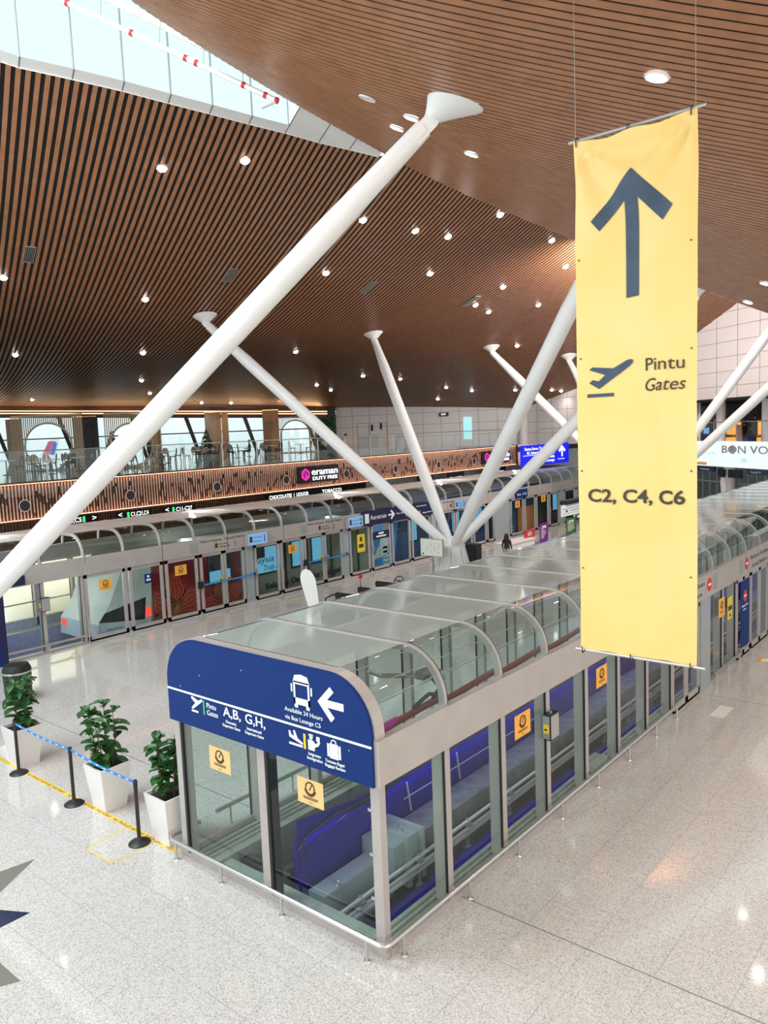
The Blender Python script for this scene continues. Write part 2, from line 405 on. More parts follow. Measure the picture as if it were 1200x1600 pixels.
# ---- upper hall walls (panelled)
def panel_wall(name, a, b, z0, zt, pw, ph, m='panelwall', off=0.0):
    """zt: (z at a, z at b)"""
    a = Vector((a[0], a[1], 0)); b = Vector((b[0], b[1], 0)); d = (b - a); L = d.length; d.normalize()
    nn = Vector((d.y, -d.x, 0));
    mid = (a + b) / 2
    if nn.dot(Vector((6, -7, 0)) - mid) < 0: nn = -nn
    w = MB(); w.mat(0).add([a + Z * z0, b + Z * z0, b + Z * zt[1], a + Z * zt[0]], [(0, 1, 2, 3)])
    w.add([a + Z * z0 - nn * .3, b + Z * z0 - nn * .3, b + Z * zt[1] - nn * .3, a + Z * zt[0] - nn * .3], [(3, 2, 1, 0)])
    w.mat(1); k = 1
    while k * pw < L:
        p = a + d * (k * pw + off); h = zt[0] + (zt[1] - zt[0]) * min(1, (k * pw + off) / L)
        w.obox(p + Z * (z0 + h) / 2 + nn * .004, d * .012, Z * (h - z0) / 2, nn * .004); k += 1
    z = z0 + ph
    while z < max(zt) - .05:
        s0, s1 = 0, 1
        if z > min(zt):
            t = (z - zt[0]) / (zt[1] - zt[0])
            if zt[0] < zt[1]: s0 = t
            else: s1 = t
        w.obox((a + d * L * (s0 + s1) / 2) + Z * z + nn * .005, d * L * (s1 - s0) / 2, Z * .010, nn * .004); z += ph
    return struct(name, w, [m, 'linkgrey'], recalc=False)
panel_wall('wall_back', (-40.1, 42.1), (-25.3, 48.2), 5.3, (9.3, 8.9), 1.55, .95)
panel_wall('wall_right', (-25.3, 48.2), (-9.8, 42.2), 5.3, (9.0, 12.6), 1.7, .86)
panel_wall('wall_front', (-9.8, 42.2), (3.5, 33.2), 7.75, (12.6, 17.0), 1.72, .84)

# ---- mezzanine slab, dark glossy floor
mz = MB()
MZP = [(-21.9, -3), (-21.9, 41.3), (-20.1, 41.3), (-20.1, 46.4), (-14.5, 45.6), (-9.35, 41.3), (-4.4, 37.2), (3.5, 30.6), (3.5, 52), (-25, 60), (-60, 58), (-78, 20), (-70, -3)]
mz.prism(MZP, (0, 0, 4.95), X, Y, .35)
struct('floor', mz, 'mezzfloor')

# ---- window wall of the mezzanine
WA, WB = Vector((-64.5, 15.0, 0)), Vector((-40.06, 42.16, 0)); wd = (WB - WA).normalized(); wn_ = Vector((wd.y, -wd.x, 0))
def WP(x): return Vector((x, 22 + (x + 58.2) * 20 / 18, 0))
def WZ(x): return 9.08 + (x + 58.2) * (-1.0 / 18.1)       # underside of header
hd = MB()
a, b = WA, WB
hd.mat(0).add([a + Z * WZ(a.x), b + Z * WZ(b.x), b + Z * (WZ(b.x) + .95), a + Z * (WZ(a.x) + .95)], [(0, 1, 2, 3)])
hd.add([a + Z * WZ(a.x), b + Z * WZ(b.x), b + Z * WZ(b.x) - wn_ * .8, a + Z * WZ(a.x) - wn_ * .8], [(0, 1, 2, 3)])
struct('wall_left', hd, ['darkwood'], recalc=False)
ls = MB()
for dz in (.50, .30):
    ls.add([WA + Z * (WZ(WA.x) + dz) + wn_ * .05, WB + Z * (WZ(WB.x) + dz) + wn_ * .05, WB + Z * (WZ(WB.x) + dz + .07) + wn_ * .05, WA + Z * (WZ(WA.x) + dz + .07) + wn_ * .05], [(0, 1, 2, 3)])
struct('trim_3', ls, 'ledhot', recalc=False)
l = area('cove_light', tuple((WA + WB) / 2 + Z * 8.9 + wn_ * .5), tuple((WA + WB) / 2 + Z * 12 + wn_ * 3), 34, .1, 420, (1, .62, .3))
l.rotation_euler = Matrix((wd, wn_.cross(wd) if False else (wd.cross(-(Z * .9 + wn_ * .4).normalized())).normalized() * -1, -(Z * .9 + wn_ * .4).normalized())).transposed().to_euler()
# glazing bars
gw = MB(); gg = MB()
gg.add([WA - wn_ * .5 + Z * 5.3, WB - wn_ * .5 + Z * 5.3, WB - wn_ * .5 + Z * 8.3, WA - wn_ * .5 + Z * 9.4], [(0, 1, 2, 3)])
w2 = gg.build('window_2', 'glass', None, recalc=False); w2['kind'] = 'structure'
for z in (7.25,):
    gw.obox((WA + WB) / 2 + Z * z - wn_ * .45, (WB - WA) / 2, Z * .05, wn_ * .05)
for x in (-58.6, -55.2, -51.4, -48.5, -45.3, -41.9):
    p = WP(x); gw.add([p + Z * 5.3 + wd * .9, p + Z * 5.3 + wd * 1.2, p + Z * 9 + wd * .1, p + Z * 9 - wd * .25], [(0, 1, 2, 3)])
gw.build('window_bar', 'darkgrey', w2)
# piers
for k, (x0, x1, m) in enumerate([(-57.9, -57.15, 'tan'), (-54.48, -53.95, 'tan'), (-53.9, -53.2, 'darkgrey'), (-50.48, -49.86, 'oak'), (-47.42, -46.8, 'tan'), (-46.8, -46.55, 'oak'),
                                 (-46.5, -46.15, 'oak'), (-44.23, -43.33, 'oak'), (-40.55, -40.1, 'darkgrey')]):
    p, q = WP(x0), WP(x1); pr = MB(); pr.obox((p + q) / 2 + Z * 7.05 + wn_ * .25, (q - p) / 2, Z * 1.9, wn_ * .25)
    struct('wall_pier_%d' % (k + 1), pr, m)
# outside: apron, distant building
ap = MB(); ap.add([(-300, -60, 0.2), (-66, 5, 0.2), (-45, 45, 0.2), (-180, 330, .2), (-400, 200, .2)], [(0, 1, 2, 3, 4)])
struct('ground', ap, 'sky1', recalc=False)

# ================================================================== PLATFORM ENCLOSURES
def arc(cx, cz, r, a0, a1, n=8): return [(cx + r * math.cos(R(a0 + (a1 - a0) * i / n)), cz + r * math.sin(R(a0 + (a1 - a0) * i / n))) for i in range(n + 1)]
RR = .72
def profile(x0, w):    # roof outline from the front face back, x decreasing
    return [(x0, 2.9)] + arc(x0 - RR, 3.0, RR, 0, 90) + arc(x0 - w + RR, 3.0, RR, 90, 180) + [(x0 - w, 2.9)]
def rib_mesh(prof, y, half=.03, t=.10):
    m = MB(); k = len(prof); vs = []
    for i, (x, z) in enumerate(prof):
        p0 = prof[max(i - 1, 0)]; p1 = prof[min(i + 1, k - 1)]
        tx, tz = p1[0] - p0[0], p1[1] - p0[1]; L = math.hypot(tx, tz); nx, nz = tz / L, -tx / L
        if nz < -.01 or (abs(nz) < .01 and ((i < k / 2 and nx < 0) or (i > k / 2 and nx > 0))): nx, nz = -nx, -nz
        o_, i_ = .014 * t / .1, .9 * t
        vs.append([(x + nx * o_, y - half, z + nz * o_), (x + nx * o_, y + half, z + nz * o_), (x - nx * i_, y + half, z - nz * i_), (x - nx * i_, y - half, z - nz * i_)])
    for i in range(k - 1): m.add(vs[i] + vs[i + 1], [(0, 1, 5, 4), (1, 2, 6, 5), (2, 3, 7, 6), (3, 0, 4, 7)])
    m.add(vs[0], [(0, 1, 2, 3)]); m.add(vs[-1], [(3, 2, 1, 0)])
    return m
def roof(parent, x0, w, ys, fm='frost'):
    prof = profile(x0, w)
    for i, y in enumerate(ys):
        rib_mesh(prof, y).build('roof_rib', 'silver', parent)
        g = rib_mesh(prof, y + .04, .011, .08).build('gasket', 'black', parent)
    for a, b in zip(ys[:-1], ys[1:]):
        n = len(prof); f = (n - 2) // 2
        front = prof[1:10]; flat = [prof[9], prof[10]]; back = prof[10:19]
        for pts, nm, mt in ((front, 'curved_glass', 'glassg'), (flat, 'roof_glass', fm), (back, 'curved_glass', 'glassg')):
            MB().strip([[(x, a + .05, z) for x, z in pts], [(x, b - .03, z) for x, z in pts]]).build(nm, mt, parent, smooth=len(pts) > 2, recalc=False)

# ---------------- near enclosure
near = thing('platform_enclosure', 'nearest glass-sided platform enclosure with rounded ribbed roof and a blue sign across its end', 'platform screen enclosure', (0, 0, 0))
nys = [.03] + [1.47 * k - .02 for k in range(1, 24)]
roof(near, 0.03, 4.28, nys)
MB().box(-.02, -.10, 2.35, .10, NB_L, 2.95).box(.10, -.10, 2.35, .115, -.06, 2.95).build('fascia', 'silver', near)
MB().box(-4.36, .03, 2.35, -4.23, NB_L, 2.95).build('fascia', 'silver', near)
def mullion(parent, x, y, side=1, w=.06, z1=2.36):
    m = MB(); m.mat(0).box(x - side * .20, y - w, 0.02, x + side * .035, y + w, z1)
    m.mat(1).box(x + side * .0, y - w - .022, 0.02, x + side * .028, y - w, z1)
    return m.build('mullion', ['silver', 'black'], parent)
def pane(parent, p0, p1, z0=.10, z1=2.36, m='glassg', name='glass_pane'):
    return MB().add([(p0[0], p0[1], z0), (p1[0], p1[1], z0), (p1[0], p1[1], z1), (p0[0], p0[1], z1)], [(0, 1, 2, 3)]).build(name, m, parent, recalc=False)
ns_y = [1.45, 2.95, 4.40, 5.88, 7.33, 8.81, 10.28]
rep = []
y = 10.28
while y < NB_L - 6:
    rep += [(y, y + 1.85, 'door'), (y + 1.92, y + 2.65, 'post'), (y + 2.65, y + 3.75, 'pane'), (y + 3.75, y + 4.95, 'pane'), (y + 4.95, y + 6.25, 'door')]; y += 6.35
for yy in ns_y: mullion(near, 0, yy)
e = [0.10] + ns_y
for a, b in zip(e[:-1], e[1:]): pane(near, (0.005, a + .03), (0.005, b - .03))
for a, b, k in rep:
    if k == 'post': MB().box(-.18, a, 0, .06, b, 2.36).build('door_post', 'doorgrey', near)
    elif k == 'pane': pane(near, (.005, a), (.005, b)); mullion(near, 0, b)
    else:
        d = MB(); c = (a + b) / 2
        for u, v in ((a, c - .01), (c + .01, b)):
            d.box(.0, u, .03, .05, u + .09, 2.34).box(.0, v - .09, .03, .05, v, 2.34).box(0, u, .03, .05, v, .22).box(0, u, 2.22, .05, v, 2.34)
        dd = d.build('door', 'silver', near); pane(dd, (.02, a + .05), (.02, b - .05), .2, 2.25, name='door_glass')
for yy in [k * 1.47 for k in range(1, 23)]:
    mullion(near, -4.25, yy, -1); 
e = [.1] + [k * 1.47 for k in range(1, 23)]
for a, b in zip(e[:-1], e[1:]): pane(near, (-4.255, a + .03), (-4.255, b - .03))
# end face
c = MB(); c.box(-.12, -.03, 0, .03, .09, 2.95); c.build('corner_post', 'silver', near)
c = MB(); c.mat(0).box(-4.30, -.03, 0, -4.10, .14, 2.95).mat(1).box(-4.14, -.045, 0, -4.09, .0, 2.5); c.build('corner_post', ['silver', 'black'], near)
c = MB(); c.mat(0).box(-2.30, -.035, 0, -2.14, .2, 2.6).mat(1).box(-2.14, -.03, 0, -2.09, .16, 2.6); c.build('mullion', ['silver', 'black'], near)
pane(near, (-4.1, -.005), (-2.28, -.005)); pane(near, (-2.10, -.005), (-.11, -.005))
c = MB().box(-4.3, -.05, 0, .05, .04, .085); c.build('bottom_rail', 'silver', near)
c = MB().box(-.05, .05, 0, .05, NB_L, .085); c.build('bottom_rail', 'silver', near)
c = MB().box(-4.3, .05, 0, -4.2, NB_L, .085); c.build('bottom_rail', 'silver', near)
for k in range(3):   # clips on the corner glass edge
    MB().box(-.17, -.035, .75 + .6 * k, -.10, -.01, .79 + .6 * k).build('glass_clip', 'steel', near)
# sills, trench
def trench(x0, x1, y0, y1, tag_):
    t = MB()
    t.box(x0 - .02, y0, -1.5, x0 + .62, y1, -.01); t.box(x1 - .42, y0, -1.5, x1 - .03, y1, -.01)
    for dx in (.12, .24, .36): t.box(x0 + dx + .05, y0 + .1, -.01, x0 + dx + .09, y1, .035)
    for dx in (.12, .22, .32): t.box(x1 - dx - .03, y0 + .1, -.01, x1 - dx, y1, .035)
    struct('trim_sill_' + tag_, t, 'ledge')
    b = MB(); b.add([(x0, y0, -1.15), (x1, y0, -1.15), (x1, y1, -1.15), (x0, y1, -1.15)], [(0, 1, 2, 3)]); b.box(x0, y0 + .02, -1.15, x1, y0 + .10, -.012)
    struct('floor_trench_' + tag_, b, 'darkgrey', recalc=False)
trench(-4.25, 0, 0.02, NB_L, 'near')
t = MB().box(-1.42, .25, -1.15, -.44, NB_L, -.80); tag(t.build('track_strip', 'strip'), 'dark blue strip along the bottom of the nearest track trench', 'track strip')
t = MB().box(-4.0, .02, -.6, -.4, .42, -.06).box(-3.2, .42, -.5, -.4, .58, -.2); tag(t.build('concrete_kerb', 'ledge'), 'grey stepped kerb closing the track trench behind the end glass', 'kerb')
t = MB().box(-3.62, .62, -.75, -2.6, .78, -.15).box(-3.4, .9, -1.1, -3.25, 2.4, -.55); tag(t.build('trench_barrier', 'darkgrey'), 'dark low barrier in the track trench behind the left end pane', 'barrier')
gb = thing('guide_beam', 'grey concrete guide beam running down the nearest trench', 'guide beam', (-2.06, 3, -1.15))
MB().box(-2.35, 2.98, -1.15, -1.78, NB_L, -.22).build('beam', 'conc', gb)
MB().box(-2.30, .85, -1.15, -1.95, 2.5, -.34).build('beam_nose', 'boxsteel', gb)
h = MB().box(-2.40, 2.25, -.62, -1.70, 2.55, -.10).box(-2.42, 2.52, -.9, -1.62, 2.62, -.02).box(-2.42, 2.90, -.9, -1.62, 3.0, -.02).box(-2.34, 2.6, -.9, -1.70, 2.92, -.08); h.build('buffer_box', 'boxsteel', gb)
h = MB()
for p in ((-2.0, 1.2), (-2.0, 2.2), (-1.95, 2.75)):
    z = -.30 if p[1] < 2.5 else -.04
    h.tube([Vector((p[0] + .05 * math.cos(a), p[1], z + .05 * math.sin(a))) for a in [2 * PI * k / 12 for k in range(12)]], .012, 6, closed=True)
h.build('lifting_eye', 'steel', gb)
pr = thing('power_rail', 'pale twin conductor rail on brackets beside the guide beam in the nearest trench', 'rail', (-1.6, .8, -.6))
h = MB()
for z, x in ((-.46, -1.60), (-.58, -1.57), (-.70, -1.60)): h.box(x - .025, .75, z - .02, x + .025, NB_L, z + .02)
h.build('rail', 'panelwall', pr)
for k in range(22):
    y_ = 1.3 + 1.5 * k
    MB().box(-1.66, y_ - .05, -1.12, -1.52, y_ + .05, -.95).box(-1.64, y_ - .02, -.95, -1.60, y_ + .02, -.42).box(-1.70, y_ - .06, -.55, -1.54, y_ + .06, -.50).build('bracket', 'boxsteel', pr)
bw = MB(); bw.box(-2.52, .78, -1.15, -2.44, NB_L, .42)
bw.add([(-2.43, .78, .42), (-2.43, 4.0, .42), (-2.43, 1.9, .62), (-2.43, .78, .78)], [(0, 1, 2, 3)])
tag(bw.build('trench_partition', 'trench'), 'deep blue glowing partition standing between the two halves of the nearest trench', 'partition')
cb = MB(); cb.tube([(-2.40, .78, .30), (-2.40, 1.0, .48), (-2.40, 1.6, .56), (-2.40, 2.3, .50), (-2.40, 3.4, .5)], .022, 6).tube([(-2.42, .8, .1), (-2.41, 1.2, .3), (-2.40, 2.0, .45), (-2.40, 3.0, .44)], .015, 6)
tag(cb.build('cable', 'black'), 'black cables sagging along the top of the blue trench partition', 'cable')
rl = MB()
for y_ in (3.6, 5.2, 6.8): rl.tube([(-2.38, y_, -.2), (-2.38, y_ - .1, .38)], .018, 6)
rl.tube([(-2.38, 3.4, .1), (-2.38, 9.0, .1)], .012, 6)
tag(rl.build('trench_railing', 'boxsteel'), 'thin grey railing against the blue trench partition', 'railing')
fx_ = MB(); fx_.box(-.42, 6.5, .0, -.14, 7.15, .14).lathe((-.28, 6.7, .14), [(.05, 0), (.05, .05)], 12).lathe((-.28, 6.95, .14), [(.05, 0), (.05, .05)], 12)
tag(fx_.build('junction_box', 'ledge'), 'small grey box with two knobs on the sill of the nearest enclosure', 'junction box')
# blue light of the trench
for k in range(4):
    l = area('trench_led', (-2.40, 4.6 + 7.6 * k, .44), (-2.1, 4.6 + 7.6 * k, -.2), .03, 7.4, 14, (.10, .08, 1))
    l.rotation_euler = (0, R(-28), 0)
    l = area('trench_led', (-.50, 4.4 + 7.6 * k, -.9), (-2.4, 4.4 + 7.6 * k, .15), .04, 7.4, 4, (.10, .08, 1))
    l.rotation_euler = (0, R(78), 0)
# pipes inside the curved roof
pp_ = thing('service_pipe', 'dark red service pipe running inside the curved roof edge of the nearest enclosure', 'pipe', (-.45, .3, 2.8))
for a, b in ((.15, 1.9), (2.15, 3.45), (3.75, 5.0), (5.3, 6.7)): MB().tube([(-.42, a, 2.74), (-.42, b, 2.82)], .05, 10).build('pipe_length', 'redpipe', pp_)
MB().tube([(-.42, .2, 2.76), (-.40, .55, 2.78), (-.44, .95, 2.79)], [.05, .062, .052], 10).build('foil_wrap', 'magenta', pp_)
MB().tube([(-.42, 1.75, 2.83), (-.46, 2.0, 2.95), (-.5, 1.9, 3.1)], .035, 8).tube([(-.42, 1.3, 2.86), (-.44, 1.7, 2.94), (-.42, 1.95, 2.86)], .03, 8).build('cable_loop', 'black', pp_)
MB().box(-.6, 1.95, 3.05, -.42, 2.1, 3.2).box(-.72, 1.75, 3.1, -.58, 2.0, 3.22).build('fitting', 'steel', pp_)
MB().tube([(-1.15, 1.2, 3.30), (-1.1, 1.4, 3.18), (-.9, 1.75, 3.12), (-.6, 1.95, 3.12)], .035, 8).build('conduit_elbow', 'steel', pp_)
wr = MB()
for x_, z_ in ((-.75, 3.25), (-.60, 3.05), (-1.0, 3.45), (-.3, 2.72), (-.2, 3.3)): wr.tube([(x_, .1, z_), (x_, NB_L, z_)], .008, 5)
wr.build('tension_wire', 'steel', pp_)

# handrail around the near enclosure
hr = thing('guard_rail', 'low brushed steel bumper rail bent round the corner of the nearest enclosure', 'guard rail', (.17, -.2, 0))
path = [(-4.46, .45, .30), (-4.46, -.08, .30), (-4.42, -.17, .30), (-4.34, -.20, .30), (.08, -.20, .30), (.14, -.17, .30), (.17, -.10, .30), (.17, 10.25, .30)]
MB().tube(path, .036, 12).build('rail_tube', 'steel', hr, smooth=True)
for p in [(-4.25, -.2), (-3.1, -.2), (-1.75, -.2), (-.15, -.2), (.17, .18), (.17, 1.72), (.17, 3.12), (.17, 4.6), (.17, 6.05), (.17, 7.5), (.17, 8.95), (.17, 10.2)]:
    MB().lathe((p[0], p[1], 0), [(.023, 0), (.023, .28)], 10).lathe((p[0], p[1], 0), [(.045, 0), (.04, .012)], 14).build('post', 'steel', hr)
h2 = thing('guard_rail', 'short steel bumper rail further along the nearest enclosure past the banner', 'guard rail', (.17, 13, 0))
MB().tube([(.17, 13.0, .30), (.17, 15.2, .30)], .036, 12).build('rail_tube', 'steel', h2, smooth=True)
for y_ in (13.1, 14.1, 15.1): MB().lathe((.17, y_, 0), [(.02, 0), (.02, .28)], 10).build('post', 'steel', h2)
h3 = thing('guard_rail', 'steel bumper rail along the hidden left side of the nearest enclosure', 'guard rail', (-4.5, .8, 0))
MB().tube([(-4.46, .8, .34), (-4.46, 12, .34)], .036, 12).build('rail_tube', 'steel', h3, smooth=True)
for k in range(8): MB().lathe((-4.46, 1.1 + 1.5 * k, 0), [(.018, 0), (.018, .32)], 10).build('post', 'steel', h3)

# ---------------- end sign
SG = thing('direction_sign', 'large royal blue direction sign with white arrow across the end of the nearest enclosure', 'sign', (-2.1, -.14, 2.35))
out = [(-4.25, 2.345)] + [(-4.25, 3.0)] + [(x, z) for x, z in arc(-4.25 + RR, 3.0, RR, 180, 90, 10)][1:] + [(x, z) for x, z in arc(.035 - RR, 3.0, RR, 90, 0, 10)] + [(.035, 2.345)]
MB().prism([(x, z) for x, z in out], (0, -.08, 0), X, Z, .06).build('board', 'blue', SG)
rim = rib_mesh([(x, z) for x, z in profile(.05, 4.32)], .0, .09, .08); rim.build('rim', 'silver', SG)
ys_ = -.142; O_ = Vector((0, ys_, 0))
def SP(poly, mb): return mb.prism(poly, (0, ys_, 0), X, Z, .006)
s = MB().box(-4.25, ys_ - .006, 2.855, .035, ys_, 2.885); s.build('stripe', 'letter', SG)
s = MB()
def rbox(mb, x0, z0, x1, z1): return mb.box(x0, ys_ - .006, z0, x1, ys_, z1)
# bus
rbox(s, -1.32, 3.46, -1.02, 3.50); SP([(-1.33, 3.48), (-1.01, 3.48), (-1.05, 3.58), (-1.17, 3.60), (-1.29, 3.58)], s)
rbox(s, -1.32, 3.18, -1.29, 3.46); rbox(s, -1.05, 3.18, -1.02, 3.46); rbox(s, -1.32, 3.18, -1.02, 3.27)
rbox(s, -1.31, 3.13, -1.25, 3.18); rbox(s, -1.09, 3.13, -1.03, 3.18); rbox(s, -1.37, 3.34, -1.345, 3.45); rbox(s, -.995, 3.34, -.97, 3.45)
s.build('bus_pictogram', 'letter', SG)
s = MB(); SP([(-.87, 3.30), (-.64, 3.53), (-.575, 3.465), (-.70, 3.345), (-.41, 3.345), (-.41, 3.245), (-.70, 3.245), (-.575, 3.125), (-.64, 3.06)], s); s.build('arrow', 'letter', SG)
s = MB()
s.text('Available 24 Hours', (-1.52, ys_, 3.045), X, Z, .085, width=.72).text('via Bus Lounge C5', (-1.52, ys_, 2.935), X, Z, .085, width=.68)
s.text('A,B,', (-2.87, ys_, 2.685), X, Z, .20, bold=.012, width=.40).text('G,H,', (-2.38, ys_, 2.685), X, Z, .20, bold=.012, width=.43)
s.text('Domestic', (-2.70, ys_, 2.585), X, Z, .062, 'CENTER', bold=.01).text('Departure Gates', (-2.70, ys_, 2.52), X, Z, .062, 'CENTER', bold=.01, width=.4)
s.text('International', (-2.19, ys_, 2.585), X, Z, .062, 'CENTER', bold=.01).text('Departure Gates', (-2.19, ys_, 2.52), X, Z, .062, 'CENTER', bold=.01, width=.4)
s.text('Pintu', (-3.27, ys_, 2.725), X, Z, .115).text('Gates', (-3.27, ys_, 2.615), X, Z, .115)
s.text('Imigresen', (-.98, ys_, 2.515), X, Z, .06, 'CENTER', bold=.01).text('Immigration', (-.98, ys_, 2.455), X, Z, .06, 'CENTER', bold=.01)
s.text('Tuntutan Bagasi', (-.61, ys_, 2.50), X, Z, .058, 'CENTER', bold=.01, width=.34).text('Baggage Reclaim', (-.61, ys_, 2.44), X, Z, .058, 'CENTER', bold=.01, width=.36)
s.build('lettering', 'letter', SG)
s = MB()
SP([(-3.64, 2.655), (-3.60, 2.64), (-3.36, 2.80), (-3.38, 2.835), (-3.47, 2.79), (-3.62, 2.84), (-3.64, 2.81), (-3.54, 2.745)], s); rbox(s, -3.64, 2.595, -3.48, 2.625); s.build('departing_plane', 'letter', SG)
s = MB(); rbox(s, -3.345, 2.60, -3.315, 2.83); s.build('green_bar', 'green', SG)
s = MB(); SP([(-1.46, 2.775), (-1.43, 2.775), (-1.41, 2.725), (-1.355, 2.71), (-1.37, 2.795), (-1.34, 2.795), (-1.29, 2.695), (-1.19, 2.65), (-1.20, 2.625), (-1.45, 2.69)], s); rbox(s, -1.46, 2.585, -1.2, 2.615); s.build('arriving_plane', 'letter', SG)
s = MB(); rbox(s, -1.175, 2.58, -1.135, 2.79); s.build('yellow_bar', 'yel', SG)
s = MB(); SP([(-1.09, 2.59), (-.97, 2.59), (-.97, 2.64), (-.90, 2.67), (-.86, 2.73), (-.90, 2.73), (-.95, 2.69), (-1.0, 2.73), (-1.09, 2.73)], s)
s.lathe((-1.03, ys_ - .006, 2.768), [(.030, 0), (.030, .006)], 14, (0, 1, 0)); rbox(s, -1.07, 2.785, -.995, 2.81); rbox(s, -.93, 2.735, -.87, 2.80); s.build('officer_pictogram', 'letter', SG)
s = MB(); rbox(s, -.735, 2.585, -.70, 2.76); rbox(s, -.69, 2.57, -.54, 2.77); rbox(s, -.53, 2.585, -.495, 2.76)
s.tube([(-.66, ys_ - .004, 2.77), (-.65, ys_ - .004, 2.81), (-.615, ys_ - .004, 2.825), (-.58, ys_ - .004, 2.81), (-.57, ys_ - .004, 2.77)], .008, 6); s.build('suitcase_pictogram', 'letter', SG)
s = MB()
for x_, z_ in ((-3.4, 3.2), (-2.4, 3.45), (-2.2, 2.6), (-.35, 2.75), (-3.9, 2.95)): s.lathe((x_, ys_ - .003, z_), [(.012, 0), (.012, .004)], 10, (0, 1, 0))
s.build('screw_head', 'steel', SG)

# posters taped on glass
def poster(label, o, ux_, w, h, mt, group=None):
    o = Vector(o); ux_ = Vector(ux_); n = ux_.cross(Z)
    t = thing('notice', label, 'notice', tuple(o), group)
    MB().prism([(0, 0), (w, 0), (w, h), (0, h)], o, ux_, Z, .004).build('sheet', mt, t)
    s = MB(); c = o + ux_ * w * .5 + Z * h * .66 + n * .006; r = w * .17
    s.tube([c + ux_ * r * math.cos(a) + Z * r * math.sin(a) for a in [2 * PI * k / 16 for k in range(16)]], w * .022, 5, closed=True)
    s.obox(c + ux_ * r * .12 + Z * r * .15, (ux_ * .5 + Z * .85) * r * .6, (ux_ * .85 - Z * .5) * r * .10, n * .003)
    for k in range(-4, 5): a = R(-90 + k * 17); s.obox(c + ux_ * r * 1.25 * math.cos(a) + Z * r * 1.25 * math.sin(a), ux_ * w * .022, Z * w * .022, n * .003)
    for k, (zz, ww) in enumerate(((.30, .56), (.26, .6), (.22, .5), (.10, .16))): s.obox(o + ux_ * w * .5 + Z * h * zz + n * .006, ux_ * w * ww / 2, Z * h * .008, n * .002)
    s.build('print', 'ink', t); return t
poster('pale orange dial notice taped inside the left end pane under the blue sign', (-3.44, -.016, 1.69), X, .50, .37, 'paleorange')
poster('pale orange dial notice taped inside the right end pane under the blue sign', (-1.48, -.016, 1.71), X, .50, .37, 'paleorange')
poster('orange dial notice on the side pane just left of the black control box', (.012, 3.33, 1.78), Y, .50, .39, 'orange')
poster('orange dial notice on the side pane under the left bottom corner of the banner', (.012, 6.34, 1.77), Y, .48, .39, 'orange')
poster('orange notice on the glass right of the banner beside the first wide grey post', (.07, 13.55, 1.6), Y, .50, .5, 'orange')
y1_ = thing('notice', 'yellow safety notice on the glass left of the blue door', 'notice', (.07, 14.5, 1.3))
MB().prism([(0, 0), (.42, 0), (.42, .62), (0, .62)], (.03, 14.45, 1.35), Y, Z, .004).build('sheet', 'yel', y1_)
MB().box(.036, 14.5, 1.6, .040, 14.82, 1.72).box(.036, 14.6, 1.42, .04, 14.72, 1.5).build('print', 'ink', y1_)
# control box
def ctrl(label, loc, fx=1):
    x_, y_, z_ = loc; t = thing('door_control_box', label, 'control box', loc)
    m = MB(); m.box(x_, y_ - .13, z_, x_ + .14 * fx, y_ + .16, z_ + .44); m.build('housing', 'black', t)
    MB().box(x_ + .14 * fx, y_ - .12, z_ + .02, x_ + .146 * fx, y_ + .15, z_ + .42).box(x_, y_ - .136, z_ + .02, x_ + .12, y_ - .13, z_ + .42).build('cover', 'steel', t)
    MB().box(x_ + .01, y_ - .142, z_ + .12, x_ + .11, y_ - .136, z_ + .27).build('yellow_label', 'yel', t)
    MB().box(x_ + .03, y_ - .146, z_ + .17, x_ + .08, y_ - .142, z_ + .20).build('print', 'ink', t)
    MB().lathe((x_ + .07, y_, z_ + .44), [(.03, 0), (.03, .03)], 12).build('knob', 'steel', t)
ctrl('black door control box with yellow label on the nearest enclosure post', (.03, 4.36, 1.5))
# lettering on the near fascia beyond the banner
def fascia_print(name, label, x, items, parent=None):
    t = thing(name, label, 'sign', (x, items[0][1], items[0][2])); m = MB()
    for body, y_, z_, size, w in items: m.text(body, (x, y_, z_), Y, Z, size, width=w)
    m.build('lettering', 'ink', t); return t
def noentry(label, x, y_, z_, r=.17):
    t = thing('no_entry_sign', label, 'sign', (x, y_, z_))
    MB().lathe((x, y_, z_), [(r, 0), (r, .008)], 28, (1, 0, 0)).build('disc', 'signred', t)
    MB().box(x + .008, y_ - r * .62, z_ - r * .16, x + .012, y_ + r * .62, z_ + r * .16).build('bar', 'letter', t)
fascia_print('platform_lettering', 'brown two-line platform lettering on the fascia just right of the banner', .10, [('Platform Ketibaan', 10.4, 2.70, .17, 1.9), ('Arrival Platform', 10.5, 2.46, .17, 1.65)])
noentry('red no entry disc on the fascia just right of the banner', .10, 12.70, 2.66)
noentry('red no entry disc on the fascia left of the second platform lettering', .10, 15.95, 2.68)
noentry('red no entry disc on the fascia at the right edge of the photo', .10, 18.55, 2.68)
fascia_print('platform_lettering', 'second platform lettering on the right fascia between two red discs', .10, [('Platform Ketibaan', 16.3, 2.72, .17, 1.95), ('Arrival Platform', 16.5, 2.47, .17, 1.6)])
for lb, y_ in (('grey square speaker grille on the fascia right of the first red disc', 13.2), ('grey square speaker grille on the fascia left of the second red disc', 15.5)):
    m = MB().box(.10, y_ - .19, 2.47, .108, y_ + .15, 2.84)
    tag(m.build('speaker_grille', 'vent'), lb, 'speaker')
bd_ = MB().box(.052, 15.6, .3, .056, 16.45, 2.2); o = tag(bd_.build('door_film', 'blue'), 'dark blue film with a no entry disc on the door at the right', 'door film')
MB().lathe((.056, 16.0, 1.75), [(.17, 0), (.17, .005)], 24, (1, 0, 0)).build('disc', 'signred', o)
